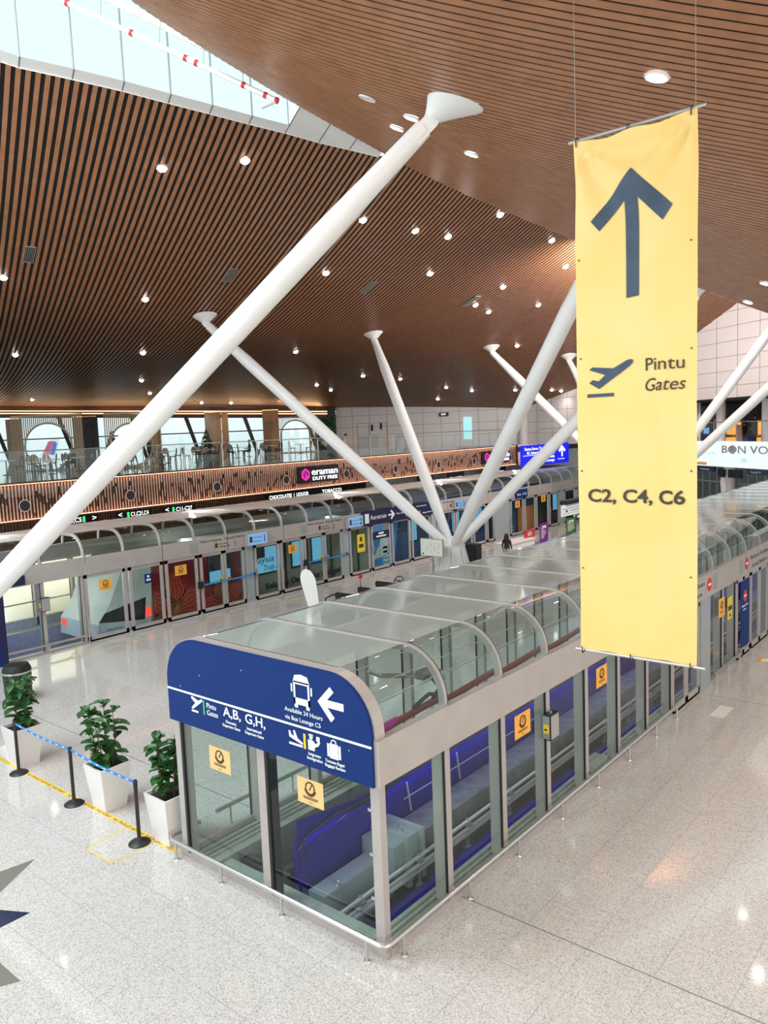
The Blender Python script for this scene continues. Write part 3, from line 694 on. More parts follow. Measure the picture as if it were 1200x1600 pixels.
MB().box(.061, 15.9, 1.72, .065, 16.1, 1.78).build('bar', 'letter', o)
MB().text('Dilarang Masuk', (.057, 15.68, 1.45), Y, Z, .09, width=.6).text('No Entry', (.057, 15.8, 1.34), Y, Z, .08).build('lettering', 'letter', o)

# ================================================================== BRANCHING COLUMNS
def spindle(p, q, r0, rm, r1, n=20):
    p, q = Vector(p), Vector(q); pts = []; rs = []
    for i in range(13):
        t = i / 12; pts.append(p.lerp(q, t))
        e = min(1, t / .22) if t < .5 else min(1, (1 - t) / .18)
        e = e * e * (3 - 2 * e); rs.append((r0 if t < .5 else r1) * (1 - e) + rm * e)
    m = MB(); m.tube(pts, rs, n); return m
def strut(parent, base, top, up=None, rm=.25, r0=.17, r1=.17, disc=.50, pin=None, side=None):
    base, top = Vector(base), Vector(top); up = Vector(up or (0, 0, 1)).normalized()
    if pin is None: pin = top - up * .36
    pin = Vector(pin); d = (pin - base).normalized()
    s = spindle(base, pin - d * .16, r0, rm, r1).build('strut', 'paint', parent, smooth=True)
    side = d.cross(up).normalized() if side is None else (Vector(side) - d * d.dot(Vector(side))).normalized(); q = side.cross(d).normalized(); c = MB()
    for k in (-1, 1):
        poly = [(-.42, -.13), (0, -.135)] + [(.135 * math.cos(R(a)), .135 * math.sin(R(a))) for a in range(-75, 76, 15)] + [(0, .135), (-.42, .13)]
        c.prism(poly, pin + side * (.125 * k - .015), d, q, .03)
    c.lathe(pin - side * .155, [(.09, 0), (.09, .31)], 20, side); c.lathe(pin - side * .17, [(.055, 0), (.055, .34)], 16, side)
    c.build('clevis', 'paint', s)
    cp = MB(); n = 32; a_ = up.orthogonal().normalized(); b_ = up.cross(a_); vs = []
    prof = [(.05, -.05), (.14, .05), (.21, .25), (.30, .48), (.40, .70), (.47, .86), (disc, .93), (disc + .01, 1.0)]
    for r, h in prof:
        cc = pin.lerp(top, h); vs += [cc + r * (math.cos(2 * PI * j / n) * a_ + math.sin(2 * PI * j / n) * b_) for j in range(n)]
    cp.add(vs, [(i * n + j, i * n + (j + 1) % n, (i + 1) * n + (j + 1) % n, (i + 1) * n + j) for i in range(len(prof) - 1) for j in range(n)] + [tuple(range(n))[::-1], tuple((len(prof) - 1) * n + j for j in range(n))])
    cp.build('cap', 'paint', s, smooth=True)
    return s
def gradz(zf, x, y):
    e = .1; return Vector((-(zf(x + e, y) - zf(x - e, y)) / (2 * e), -(zf(x, y + e) - zf(x, y - e)) / (2 * e), 1)).normalized()
def cone(parent, x, y):
    MB().lathe((x, y, 0), [(1.0, 0), (.98, .05), (.845, .66), (.838, .68), (.842, .70), (.52, 2.06), (.53, 2.07), (.53, 2.12), (.48, 2.13)], 40).build('cone_base', 'paint', parent, smooth=True)
    j = MB()
    for k in range(8):
        a = 2 * PI * k / 8 + .5; d = Vector((math.cos(a), math.sin(a), 0)); j.tube([Vector((x, y, .02)) + d * 1.0, Vector((x, y, .68)) + d * .845, Vector((x, y, 2.05)) + d * .525], .008, 5)
    j.tube([(x + .845 * math.cos(2 * PI * k / 40), y + .845 * math.sin(2 * PI * k / 40), .68) for k in range(40)], .009, 5, closed=True)
    j.build('panel_joint', 'linkgrey', parent)
    MB().lathe((x, y, 2.0), [(.36, 0), (.34, .28), (.20, .45)], 20).build('node', 'paint', parent, smooth=True)
def cluster(label, x, y, tops):
    t = thing('branching_column', label, 'column', (x, y, 0)); cone(t, x, y)
    for it in tops:
        p, up = it[0], it[1]
        b = Vector((x, y, 2.15)); d = (Vector(p) - b); f = Vector((d.x, d.y, 0)).normalized() * .25
        strut(t, b + f, p, up, pin=it[2] if len(it) > 2 else None, side=it[3] if len(it) > 2 else None, rm=.24 if len(it) > 2 else .25)
    return t
cluster('white branching column whose huge strut crosses the photo from lower left to upper middle', -11.72, -1.5, [((-1.80, 4.90, 12.47), gradz(ZB, -1.8, 4.9), (-2.32, 4.80, 12.26), (.67, -.68, -.22))])
cluster('white branching column on a round cone base in the middle of the hall with four struts', -11.72, 18.48,
        [((-20.88, 13.99, 11.92), gradz(ZA, -20.9, 14)), ((-20.49, 24.45, 11.86), gradz(ZA, -20.5, 24.5)), ((-1.75, 11.5, 11.8), gradz(ZB, -1.75, 11.5)), ((-4.76, 26.35, 12.05), (0, 0, 1))])
cluster('farther white branching column hidden behind the banner with struts showing on both sides', -11.72, 38.46,
        [((-19.33, 34.11, 11.6), gradz(ZA, -19.3, 34)), ((-17.1, 39.85, 11.14), gradz(ZA, -17, 39.8)), ((-2.72, 33.85, 12.5), (0, 0, 1)), ((.81, 32.1, 12.2), (0, 0, 1))])
sp_ = MB().box(-12.0, 17.05, 2.05, -11.5, 17.5, 2.35)
tag(sp_.build('floodlight', 'black'), 'black floodlight box lying between the struts on the cone top', 'floodlight')

# ================================================================== BANNER
BN = thing('hanging_banner', 'tall yellow hanging banner with a big dark arrow, Pintu Gates and C2, C4, C6', 'banner', (2.65, 1.75, 3.93))
bx0, bx1, bz0, bz1, by = 1.94, 3.36, 3.95, 10.05, 1.75
rows = []; NI, NJ = 90, 30
def sag(u, v):     # v 0 bottom .. 1 top
    w = .012 * math.sin(7 * u + 3 * v) * math.sin(PI * u) + .010 * math.sin(40 * v + 2 * u) * .3
    top = max(0, (v - .80) / .20)
    for c in (0, 1):
        a = math.atan2((1 - v) * (bz1 - bz0), abs(u - c) * (bx1 - bx0) + 1e-4); r = math.hypot((1 - v) * (bz1 - bz0), (u - c) * 1.4)
        w += .050 * math.cos(a * 9) * math.exp(-r * .9) * min(1, r * 3)
    w += .055 * math.exp(-((u - .78 + .35 * (v - .4)) / .09) ** 2) * math.sin(PI * min(1, max(0, v)))
    return w
for i in range(NI + 1):
    v = i / NI; row = []
    for j in range(NJ + 1):
        u = j / NJ; z = bz0 + (bz1 - bz0) * v
        if v > .9: z -= .07 * math.sin(PI * u) ** 1 * (v - .9) / .1 * (1 - .5 * math.cos(4 * PI * u)) * .7
        if v < .05: z += .05 * math.sin(2 * PI * u) ** 2 * (1 - v / .05) * .7
        row.append((bx0 + (bx1 - bx0) * u + .006 * math.sin(9 * v), by - sag(u, v), z))
    rows.append(row)
fb = MB(); fb.strip(rows); fab = fb.build('cloth', 'fabric', BN, smooth=True, recalc=False)
def BP(mb, poly, th=.004, n=26):
    """print on cloth: finely cut polygon that follows the cloth"""
    import bmesh
    from mathutils.geometry import tessellate_polygon
    bm = bmesh.new(); vs = [bm.verts.new((p[0], 0, p[1])) for p in poly]
    for tri in tessellate_polygon([[Vector((p[0], p[1], 0)) for p in poly]]): bm.faces.new([vs[i] for i in tri])
    for _ in range(5):
        ed = [e for e in bm.edges if e.calc_length() > .07]
        if not ed: break
        bmesh.ops.subdivide_edges(bm, edges=ed, cuts=1); bmesh.ops.triangulate(bm, faces=bm.faces, ngon_method='EAR_CLIP')
    bm.verts.index_update()
    out = [(v.co.x, by - sag((v.co.x - bx0) / (bx1 - bx0), (v.co.z - bz0) / (bz1 - bz0)) - .009, v.co.z) for v in bm.verts]
    mb.add(out, [tuple(v.index for v in f.verts) for f in bm.faces]); bm.free()
def BT(mb, body, x, z, size, width, bold=0, shear=0):
    vs, fs = text_geo(body, 'LEFT', bold, shear); w = max(v[0] for v in vs) - min(v[0] for v in vs); sx = width / (w * size); x0 = min(v[0] for v in vs)
    out = []
    for v in vs:
        px_, pz_ = x + (v[0] - x0) * size * sx, z + v[1] * size
        out.append((px_, by - sag((px_ - bx0) / (bx1 - bx0), (pz_ - bz0) / (bz1 - bz0)) - .008 - (.004 if v[2] > 0 else 0), pz_))
    mb.add(out, fs)
m = MB(); BP(m, [(2.635, 9.61), (3.105, 9.115), (2.995, 8.97), (2.71, 9.28), (2.71, 8.20), (2.56, 8.19), (2.55, 9.28), (2.255, 8.985), (2.155, 9.11)]); m.build('arrow', 'arrow', BN, recalc=False)
m = MB(); BP(m, [(2.635, 7.485), (2.605, 7.495), (2.56, 7.485), (2.40, 7.405), (2.14, 7.435), (2.10, 7.405), (2.30, 7.335), (2.22, 7.265), (2.145, 7.285), (2.10, 7.25), (2.225, 7.175), (2.60, 7.42), (2.635, 7.455)]); m.build('plane_pictogram', 'arrow', BN, recalc=False)
m = MB(); BP(m, [(2.075, 7.08), (2.405, 7.08), (2.405, 7.12), (2.075, 7.12)]); m.build('runway_bar', 'arrow', BN, recalc=False)
m = MB(); BT(m, 'Pintu', 2.79, 7.345, .205, .435); BT(m, 'Gates', 2.785, 7.115, .205, .455, shear=.25); BT(m, 'C2, C4, C6', 2.07, 5.83, .215, 1.17, bold=.022); m.build('lettering', 'print', BN, recalc=False)
for z, n_, in ((bz1 + .02, 'top_rod'), (bz0 + .01, 'bottom_rod')):
    MB().tube([(bx0 - .07, by + .012, z), (bx1 + .09, by + .012, z)], .022, 10).build(n_, 'steel', BN)
for x_ in (bx0 + .02, bx1 - .02):
    zt = ZB(x_ - .02, 1.8); MB().tube([(x_, by, bz1 + .03), (x_ - .01, by + .02, zt - .01)], .004, 5).build('hanging_wire', 'vent', BN)
for x_ in (bx0 + .04, (bx0 + bx1) / 2 - .05, bx1 - .06):
    MB().tube([(x_, by - .03, bz1 - .06), (x_, by - .04, bz1 + .03), (x_, by + .03, bz1 + .05)], .008, 6).build('cable_tie', 'ink', BN)
    MB().tube([(x_, by - .05, bz0 + .06), (x_, by - .04, bz0 - .02), (x_, by + .03, bz0 - .01)], .008, 6).build('cable_tie', 'ink', BN)
for x_ in (bx0 + .05, bx1 - .06):
    for z in (5.0, 6.2, 7.55, 8.7): MB().lathe((x_, by - sag((x_ - bx0) / 1.42, (z - bz0) / 6.1) - .012, z), [(.010, 0), (.010, .006)], 8, (0, 1, 0)).build('eyelet', 'ink', BN)

# ================================================================== DOWNLIGHTS, VENTS
def dl_proto(label, group, r, dome=True):
    t = thing('downlight', label, 'downlight', (0, 0, 0), group)
    MB().lathe((0, 0, 0), [(r * .25, -r * .62), (r * .55, -r * .5), (r * .75, -r * .25), (r * .8, 0), (r * .8, .03)] if dome else [(r * .8, -.02), (r * .8, .03)], 20).build('lamp_face', 'lamp', t, smooth=True)
    m = MB(); m.tube([(r * .92 * math.cos(2 * PI * k / 24), r * .92 * math.sin(2 * PI * k / 24), -.01) for k in range(24)], r * .12, 6, closed=True); m.build('trim_ring', 'lampoff', t)
    return t
def put_lights(proto, pts, zf, power, color):
    for i, (x, y) in enumerate(pts):
        t = proto if i == 0 else dup(proto, (0, 0, 0))
        z = zf(x, y); t.location = (x, y, z - .012)
        up = gradz(zf, x, y); t.rotation_euler = up.to_track_quat('Z', 'Y').to_euler()
        l = bpy.data.lights.new('downlight_beam', 'SPOT'); l.energy = power; l.color = color; l.spot_size = R(118); l.spot_blend = .8; l.shadow_soft_size = .10
        o = bpy.data.objects.new('downlight_beam', l); COL.objects.link(o); o.location = (x, y, z - .08)
DA = [(-12.88, 6.59), (-11.46, 8.42), (-20.93, 5.65), (-20.28, 10.73), (-30.02, 10.17), (-27.13, 15.0), (-50.51, 20.89), (-34.82, 19.87), (-41.58, 24.91), (-15.51, 15.83), (-24.71, 22.89), (-12.03, 14.15),
      (-11.72, 16.74), (-11.47, 18.48), (-13.9, 20.57), (-15.45, 26.45), (-15.78, 28.17), (-13.46, 25.8), (-13.95, 30.1), (-9.77, 23.66), (-10.8, 26.93), (-28.9, 33.13), (-33.19, 33.02), (-34.36, 35.68),
      (-28.21, 36.27), (-27.5, 40.82), (-30.17, 43.43), (-26.47, 42.67), (-23.62, 44.16), (-21.29, 45.42), (-20.78, 45.9), (-18.34, 35.45), (-16.26, 37.16), (-46.26, 32.86), (-44.9, 34.8), (-9.6, 19.26)]
pA = dl_proto('round recessed downlight glowing in the dark slatted ceiling left of the banner', 'downlights in the dark far ceiling', .15)
put_lights(pA, DA, ZA, SPOT_P, (1, .90, .84))
DBL = [((2.1, 3.96), 'largest round downlight in the brown ceiling, just left above the banner top'), ((-3.58, 5.93), 'downlight in the brown ceiling partly hidden by the top of the huge white strut'),
       ((-3.95, 5.03), 'unlit oval downlight in the brown ceiling left of the huge strut cap'), ((-3.57, 8.07), 'downlight in the brown ceiling right below the huge strut cap'),
       ((-4.73, 6.92), 'small downlight in the brown ceiling touching the left side of the huge strut'), ((.19, 17.28), 'downlight in the brown ceiling at the right edge of the photo')]
pB = dl_proto(DBL[0][1], None, .17, False)
for i, (p, lb) in enumerate(DBL):
    t = pB if i == 0 else dup(pB, (0, 0, 0), lb)
    z = ZB(*p); t.location = (p[0], p[1], z - .012); t.rotation_euler = gradz(ZB, *p).to_track_quat('Z', 'Y').to_euler()
    if i == 2:
        for ch in t.children:
            if ch.name.startswith('lamp_face'): ch.data = ch.data.copy(); ch.data.materials[0] = M['lampoff']; 
    else:
        l = bpy.data.lights.new('downlight_beam', 'SPOT'); l.energy = SPOT_P * 1.2; l.color = (1, .86, .76); l.spot_size = R(120); l.spot_blend = .8; l.shadow_soft_size = .10
        o = bpy.data.objects.new('downlight_beam', l); COL.objects.link(o); o.location = (p[0], p[1], z - .08)
for p in ((3.5, -2.5), (7, 2), (7, 9), (4.5, 9), (5.5, 16), (-1, 20), (2, 21)):     # more of the same ceiling's lamps, above the frame
    t = dup(pB, (0, 0, 0), 'round downlight in the brown ceiling over the right-hand walkway', 'downlights over the walkway'); z = ZB(*p); t.location = (p[0], p[1], z - .012)
    t.rotation_euler = gradz(ZB, *p).to_track_quat('Z', 'Y').to_euler()
    l = bpy.data.lights.new('downlight_beam', 'SPOT'); l.energy = SPOT_P * 1.6; l.color = (1, .80, .66); l.spot_size = R(120); l.spot_blend = .8; l.shadow_soft_size = .10
    o = bpy.data.objects.new('downlight_beam', l); COL.objects.link(o); o.location = (p[0], p[1], z - .08)
dA = Vector((-math.sin(1.2162233), math.cos(1.2162233), 0)); nA = Vector((dA.y, -dA.x, 0))
for (x, y), L, lb in (((-18.9, 5.6), 1.1, 'grey linear air vent between the ceiling slats near the left edge of the photo'), ((-17.1, 12.3), 1.1, 'linear air vent in the dark ceiling left of the huge strut'),
                      ((-15.9, 18.9), 1.1, 'dim linear air vent in the dark ceiling right of the huge strut'), ((-15.2, 25.7), 1.2, 'dim linear air vent in the dark ceiling beside a pair of downlights')):
    t = thing('air_vent', lb, 'vent', (x, y, ZA(x, y))); f = MB(); sl = MB(); bb = MB(); up = gradz(ZA, x, y); c = Vector((x, y, ZA(x, y) - .02)); d2 = (dA - up * dA.dot(up)).normalized(); n2 = up.cross(d2)
    for k in (-1, 1): f.obox(c + n2 * .15 * k, d2 * L / 2, n2 * .012, up * .014); f.obox(c + d2 * L / 2 * k, d2 * .012, n2 * .16, up * .014)
    f.build('frame', 'vent', t); bb.obox(c + up * .01, d2 * L / 2, n2 * .15, up * .004); bb.build('backing', 'void', t)
    for k in (-2, -1, 0, 1, 2): sl.obox(c + n2 * .05 * k, d2 * L / 2, n2 * .008, up * .012)
    sl.build('louvre', 'vent', t)

# ================================================================== SKYLIGHT PIPES
t = thing('sprinkler_pipe', 'long white ceiling pipe with red couplings running across the skylight', 'pipe', (-9.2, 4.0, 15.6))
pA_, pB_ = Vector((-11.4, 2.38, 16.98)), Vector((-7.12, 5.64, 14.24))
MB().tube([pA_, pB_], .055, 12).build('pipe_length', 'paint', t, smooth=True)
MB().tube([pB_, (-7.40, 5.42, 14.12)], .05, 12).build('pipe_elbow', 'paint', t, smooth=True)
for p in ((-10.79, 2.88, 16.61), (-9.67, 3.72, 15.87), (-8.71, 4.45, 15.30), (-8.53, 4.58, 15.15), (-7.70, 5.21, 14.63), (-7.31, 5.5, 14.39), (-7.12, 5.64, 14.24)):
    q = pA_ + (pB_ - pA_) * ((Vector(p) - pA_).dot(pB_ - pA_) / (pB_ - pA_).length_squared); d = (pB_ - pA_).normalized()
    MB().tube([q - d * .035, q + d * .035], .068, 12).build('coupling', 'signred', t)
for f_ in (.28, .52, .70, .86):
    q = pA_.lerp(pB_, f_); MB().tube([q, q + Z * .55 + X * .1], .008, 5).build('hanger', 'vent', t)
t = thing('ceiling_duct_pipe', 'thicker pale pipe close to the brown ceiling edge at the top of the skylight', 'pipe', (-9.8, 3.8, 16.4))
MB().tube([(-10.6, 3.1, 17.0), (-8.3, 4.75, 15.45)], .085, 12).build('pipe_length', 'paint', t, smooth=True)

# ================================================================== PLANTERS, STANCHIONS, FLOOR MARKS
def leaf(mb, base, d, L, W, rnd):
    d = d.normalized(); s = d.cross(Z)
    if s.length < .1: s = X.copy()
    s.normalize(); n = s.cross(d); K = 6; rows = []
    for i in range(K + 1):
        t = i / K; w = W * (math.sin(PI * min(1, t * .92 + .05)) ** .75) * (.55 + .6 * t) * .62
        c = base + d * L * t - Z * L * .32 * t * t + n * .0
        rows.append([c - s * w + n * .03, c - s * w * .5 + n * .0, c - n * .012, c + s * w * .5, c + s * w + n * .03])
    mb.strip(rows)
def plant(label, x, y, h, seed, spread=.42, n=80, lean=(0, 0), hp=.85, wt=.31, wb=.215):
    rn = random.Random(seed); t = thing('potted_fig', label, 'potted plant', (x, y, 0))
    m = MB(); k = wt - .03
    o = [(-1, -1), (1, -1), (1, 1), (-1, 1)]
    vs = [(x + a * wb, y + b * wb, 0) for a, b in o] + [(x + a * wt, y + b * wt, hp) for a, b in o] + [(x + a * k, y + b * k, hp) for a, b in o] + [(x + a * k, y + b * k, hp - .08) for a, b in o]
    fs = [(3, 2, 1, 0)]
    for q in range(3):
        for i in range(4): fs.append((q * 4 + i, q * 4 + (i + 1) % 4, q * 4 + 4 + (i + 1) % 4, q * 4 + 4 + i))
    m.add(vs, fs); m.build('pot', 'pot', t)
    MB().box(x - k, y - k, hp - .12, x + k, y + k, hp - .07).build('soil', 'soil', t)
    st = MB(); lf = MB(); stems = []
    for s_ in range(4):
        a = 2 * PI * s_ / 4 + rn.random(); r = .10; b0 = Vector((x + r * math.cos(a), y + r * math.sin(a), hp - .08)); e_ = Vector((x + lean[0] + spread * .55 * math.cos(a), y + lean[1] + spread * .55 * math.sin(a), hp + (h - hp) * rn.uniform(.72, .92)))
        mid = (b0 + e_) / 2 + Vector((rn.uniform(-.05, .05), rn.uniform(-.05, .05), 0)); st.tube([b0, mid, e_], [.014, .011, .006], 6); stems.append((b0, mid, e_))
    st.build('stem', 'stem', t)
    for i in range(n):
        b0, mid, e_ = rn.choice(stems); u = rn.uniform(.12, 1); p = b0.lerp(mid, u * 2) if u < .5 else mid.lerp(e_, u * 2 - 1)
        a = rn.uniform(0, 2 * PI); el = rn.uniform(-.35, .9) * (.4 + u)
        L = rn.uniform(.17, .30); leaf(lf, p, Vector((math.cos(a), math.sin(a), el)), L, L * .62, rn)
    lf.build('foliage', 'leaf', t, smooth=True, recalc=False); return t
plant('leafy fig in a white pot at the left edge of the photo', -10.2, .16, 2.10, 3, .50, 100)
plant('leafy fig in a white pot between the middle and right stanchions', -6.86, .18, 2.05, 5, .42, 80, (-.1, 0))
plant('leafy fig in a white pot against the corner of the nearest enclosure', -4.86, .16, 1.95, 8, .34, 80)
def stanchion(label, x, y, nxt=None):
    t = thing('queue_stanchion', label, 'stanchion', (x, y, 0))
    MB().lathe((x, y, 0), [(.185, 0), (.185, .012), (.165, .03), (.10, .055), (.045, .075), (.03, .11)], 30).build('base', 'black', t, smooth=True)
    MB().lathe((x, y, .08), [(.032, 0), (.032, .94)], 20).build('post', 'black', t, smooth=True)
    MB().lathe((x, y, 1.0), [(.030, -.03), (.036, 0), (.036, .10), (.028, .115)], 20).build('belt_head', 'black', t, smooth=True)
    if nxt:
        a, b = Vector((x, y, 1.07)), Vector((nxt[0], nxt[1], 1.07)); d = (b - a).normalized(); rows = []
        for i in range(13): p = a + d * .035 + (b - a - d * .07) * i / 12; s_ = -.035 * math.sin(PI * i / 12); rows.append([p + Z * (s_ - .028), p + Z * (s_ + .028)])
        bl = MB(); bl.strip(rows); bo = bl.build('belt', 'beltblue', t, recalc=False)
        pr_ = MB(); k = 9
        for i in range(1, k): p = a.lerp(b, i / k) + Z * (-.035 * math.sin(PI * i / k)); pr_.obox(p - Y * .003, d * .045, Z * .009, Y * .001)
        pr_.build('belt_print', 'letter', bo)
    return t
stanchion('black queue stanchion in front of the leftmost potted fig', -9.79, -.16, (-7.50, -.19))
stanchion('black queue stanchion between the left and middle potted figs', -7.50, -.19, (-5.20, -.27))
stanchion('black queue stanchion left of the nearest enclosure, its base on the yellow tape', -5.20, -.27)
t = thing('floor_tape', 'yellow floor tape with brown warning lettering running behind the stanchions', 'floor tape', (-7, -.05, 0))
MB().box(-11.0, -.11, 0, -4.38, -.005, .003).build('tape', 'tape', t)
m = MB()
for x_ in (-9.6, -7.95, -6.35, -4.72): m.text('NO TROLLEY BEYOND THIS POINT' if x_ < -5 else 'NO TROLLEY'[:4], (x_, -.098, .0035), X, Y, .088, bold=.01, width=1.5 if x_ < -5 else .28, th=.0015)
m.build('lettering', 'ochre', t)
t = MB()
for a, b in (((-5.83, -.16), (-5.80, -.90)), ((-5.80, -.90), (-4.97, -.90)), ((-4.97, -.90), (-5.0, -.20))):
    a, b = Vector((*a, .002)), Vector((*b, .002)); d = (b - a).normalized(); t.obox((a + b) / 2, (b - a) / 2 + d * .01, Vector((-d.y, d.x, 0)) * .013, Z * .0015)
tag(t.build('floor_marking', 'tape'), 'thin yellow square outline taped on the floor left of the nearest enclosure', 'floor marking')
t = MB()
for y_ in [4.2 + .9 * k for k in range(42)]: t.box(-17.15, y_, 0, -17.09, y_ + .82, .002)
for a, b in (((-17.12, 4.9), (-18.2, 5.9)),): 
    a, b = Vector((*a, .001)), Vector((*b, .001)); t.obox((a + b) / 2, (b - a) / 2, Vector((.02, .02, 0)), Z * .001)
tag(t.build('floor_marking', 'tape'), 'faint yellow line on the floor along the far platform doors', 'floor marking')
for pts, m_, lb in (([(-5.68, -2.39), (-6.19, -1.59), (-6.28, -2.12), (-6.6, -2.6)], 'starolive', 0), ([(-4.79, -2.79), (-4.79, -2.35), (-5.22, -2.59), (-6.2, -3.3), (-5.2, -3.6)], 'starnavy', 0), ([(-3.56, -3.34), (-3.45, -3.13), (-4.03, -3.13), (-5.0, -3.3), (-4.2, -3.9)], 'starolive', 0)):
    t = MB().prism(pts, (0, 0, .0005), X, Y, .0012)
    o = t.build('floor_inlay', m_); o['kind'] = 'structure'
for x_, y_, lb in ((.85, 11.2, 'pale rectangular mat plate on the floor below the banner corner'),): tag(MB().box(x_ - .15, y_ - .4, 0, x_ + .15, y_ + .4, .004).build('floor_plate', 'panelwall'), lb, 'floor plate')
t = thing('floor_sticker', 'small orange sticker on the floor beside the short bumper rail at the right', 'floor sticker', (.6, 15.9, 0))
MB().box(.45, 15.6, 0, .85, 16.1, .003).build('sticker', 'orange', t); MB().box(.55, 15.7, .003, .75, 16.0, .004).build('print', 'letter', t)

# ================================================================== FAR PLATFORM ENCLOSURE
FX = -18.34
far = thing('platform_enclosure', 'far glass platform enclosure running along the left side of the hall below the copper band', 'platform screen enclosure', (FX, FB0, 0))
fys = [FB0 + .05] + [4.79 + 1.51 * k for k in range(28)]
roof(far, FX + .03, 4.28, fys, 'frostfar')
for a, b in [(FB0, 6.3)] + [(6.34 + 3.02 * k, 9.32 + 3.02 * k) for k in range(13)]:
    MB().box(FX - .02, a, 2.35, FX + .10, b, 2.95).build('fascia', 'silver', far)
MB().box(-22.7, FB0, 2.35, -22.58, FB1, 2.95).build('fascia', 'silver', far)
MB().box(FX - .04, FB0, 0, FX + .05, FB1, .085).build('bottom_rail', 'silver', far)
MB().box(-22.66, FB0, 0, -22.56, FB1, .085).build('bottom_rail', 'silver', far)
MB().box(-22.6, FB0, 0, FX, FB0 + .1, .085).build('bottom_rail', 'silver', far)
bays = [(3.6, 4.72), (4.86, 6.10)]
for y_ in (4.79, 6.16): mullion(far, FX, y_)
for a, b in bays: pane(far, (FX, a), (FX, b))
def door(par, a, b, handle=None):
    d = MB(); d.box(FX - .02, a, .03, FX + .05, a + .11, 2.35).box(FX - .02, b - .11, .03, FX + .05, b, 2.35).box(FX - .02, a, .03, FX + .05, b, .20).box(FX - .02, a, 2.22, FX + .05, b, 2.35)
    dd = d.build('door', 'silver', par); pane(dd, (FX + .01, a + .08), (FX + .01, b - .08), .18, 2.25, name='door_glass')
    if handle: MB().box(FX + .05, handle - .03, .95, FX + .10, handle + .03, 1.35).build('door_handle', 'steel', dd)
    return dd
def wide(a, b): MB().box(FX - .18, a, 0, FX + .04, b, 2.36).build('door_post', 'doorgrey', far)
plan = [('d', 6.24, 7.80), ('d', 7.94, 9.34), ('d', 9.46, 10.90), ('d', 11.02, 12.15), ('d', 12.17, 13.20), ('w', 13.25, 13.68), ('d', 13.74, 15.10), ('d', 15.20, 16.48), ('d', 16.6, 17.82), ('d', 17.84, 19.05), ('w', 19.08, 19.46),
        ('d', 19.55, 20.98), ('d', 21.12, 22.55), ('d', 22.68, 24.15), ('d', 24.30, 25.9), ('w', 26.0, 26.4), ('d', 26.5, 28.2), ('d', 28.3, 29.9), ('d', 30.05, 31.4), ('d', 31.5, 32.3), ('w', 32.35, 34.0), ('d', 34.15, 35.75), ('d', 35.9, 37.25), ('d', 37.4, 39.0), ('d', 39.15, 40.5), ('w', 40.6, 41.2), ('d', 41.3, 43.0), ('d', 43.1, 44.8)]
for i, (k, a, b) in enumerate(plan):
    if k == 'w': wide(a, b)
    else: door(far, a, b, a + .06 if i % 3 == 0 else None)
for y_ in [3.55 + 1.5 * k for k in range(28)]:
    if y_ < FB1: mullion(far, -22.6, y_, -1)
    pane(far, (-22.6, y_ + .03), (-22.6, min(FB1, y_ + 1.45)), m='screen')
MB().tube([(-22.45, FB0 + .2, .95), (-22.45, 9, .95)], .03, 8).build('inner_rail', 'steel', far)
MB().box(-22.58, FB0, .0, -22.4, 9, .35).build('inner_kerb', 'ledge', far)
trench(-22.6, FX, FB0, FB1, 'far')
for a, b in ((3.6, 9.2), (9.4, 20)): MB().tube([(FX - .42, a, 2.74), (FX - .42, b, 2.78)], .05, 8).build('pipe_length', 'redpipe', far)
t = MB().box(-19.9, FB0 + .1, -.95, -18.9, 9.0, -.9); tag(t.build('track_strip', 'trench'), 'bright blue strip along the trench at the left end of the far enclosure', 'track strip')
l = area('trench_led', (-18.95, 6.3, -.3), (-21, 6.3, -.8), .06, 5.4, 50, (.08, .08, 1)); l.rotation_euler = (0, R(60), 0)
for y_ in (4.5, 13, 22, 31, 40): area('enclosure_light', (-22.3, y_, 2.3), (-20, y_, 1), .12, 6, 130, (.9, .97, 1))
area('pane_backlight', (-23.9, 6, 2.2), (-20, 6, 1.5), 6, 2, 160, (1, .93, .8))  # lamp added behind the hazy back panes so the first bays look backlit
bsn = thing('end_sign', 'blue end panel of the far enclosure cut off by the left edge of the photo', 'sign', (-18.0, 3.3, 0))
MB().box(-18.45, 3.22, .02, -18.02, 3.42, 2.55).build('panel_edge', 'navy', bsn); MB().box(-22.6, 3.15, .02, -18.02, 3.22, 2.55).build('panel_face', 'blue', bsn)
hr4 = thing('guard_rail', 'steel bumper rail in front of the left end of the far enclosure', 'guard rail', (-18.15, 4, 0))
MB().tube([(-18.15, 3.2, .32), (-18.15, 6.3, .32)], .036, 10).build('rail_tube', 'steel', hr4, smooth=True)
for y_ in (3.4, 4.8, 6.2): MB().lathe((-18.15, y_, 0), [(.018, 0), (.018, .3)], 8).build('post', 'steel', hr4)
ctrl('black door control box on the first post of the far enclosure near the left edge', (FX + .04, 4.78, 1.42))
cam_ = thing('security_camera', 'dark blue boxy camera under the huge strut at the left edge of the photo', 'camera', (-18.1, 3.9, 2.4))
MB().box(-18.26, 3.65, 2.42, -18.05, 4.15, 2.72).build('housing', 'navy', cam_)
poster('yellow dial notice on the far enclosure over the white train nose', (FX + .06, 6.76, 1.71), Y, .50, .38, 'orange')
poster('orange dial notice over the maroon train side', (FX + .06, 9.85, 1.70), Y, .52, .38, 'orange')
poster('orange dial notice over the grey-green train windows', (FX + .06, 15.63, 1.70), Y, .48, .37, 'orange')
poster('orange dial notice on the far enclosure just right of the dark Aerotrain sign', (FX + .06, 24.95, 1.75), Y, .5, .40, 'orange')
poster('orange dial notice on the far enclosure left of the brown picture panel', (FX + .06, 34.7, 1.75), Y, .55, .42, 'orange')
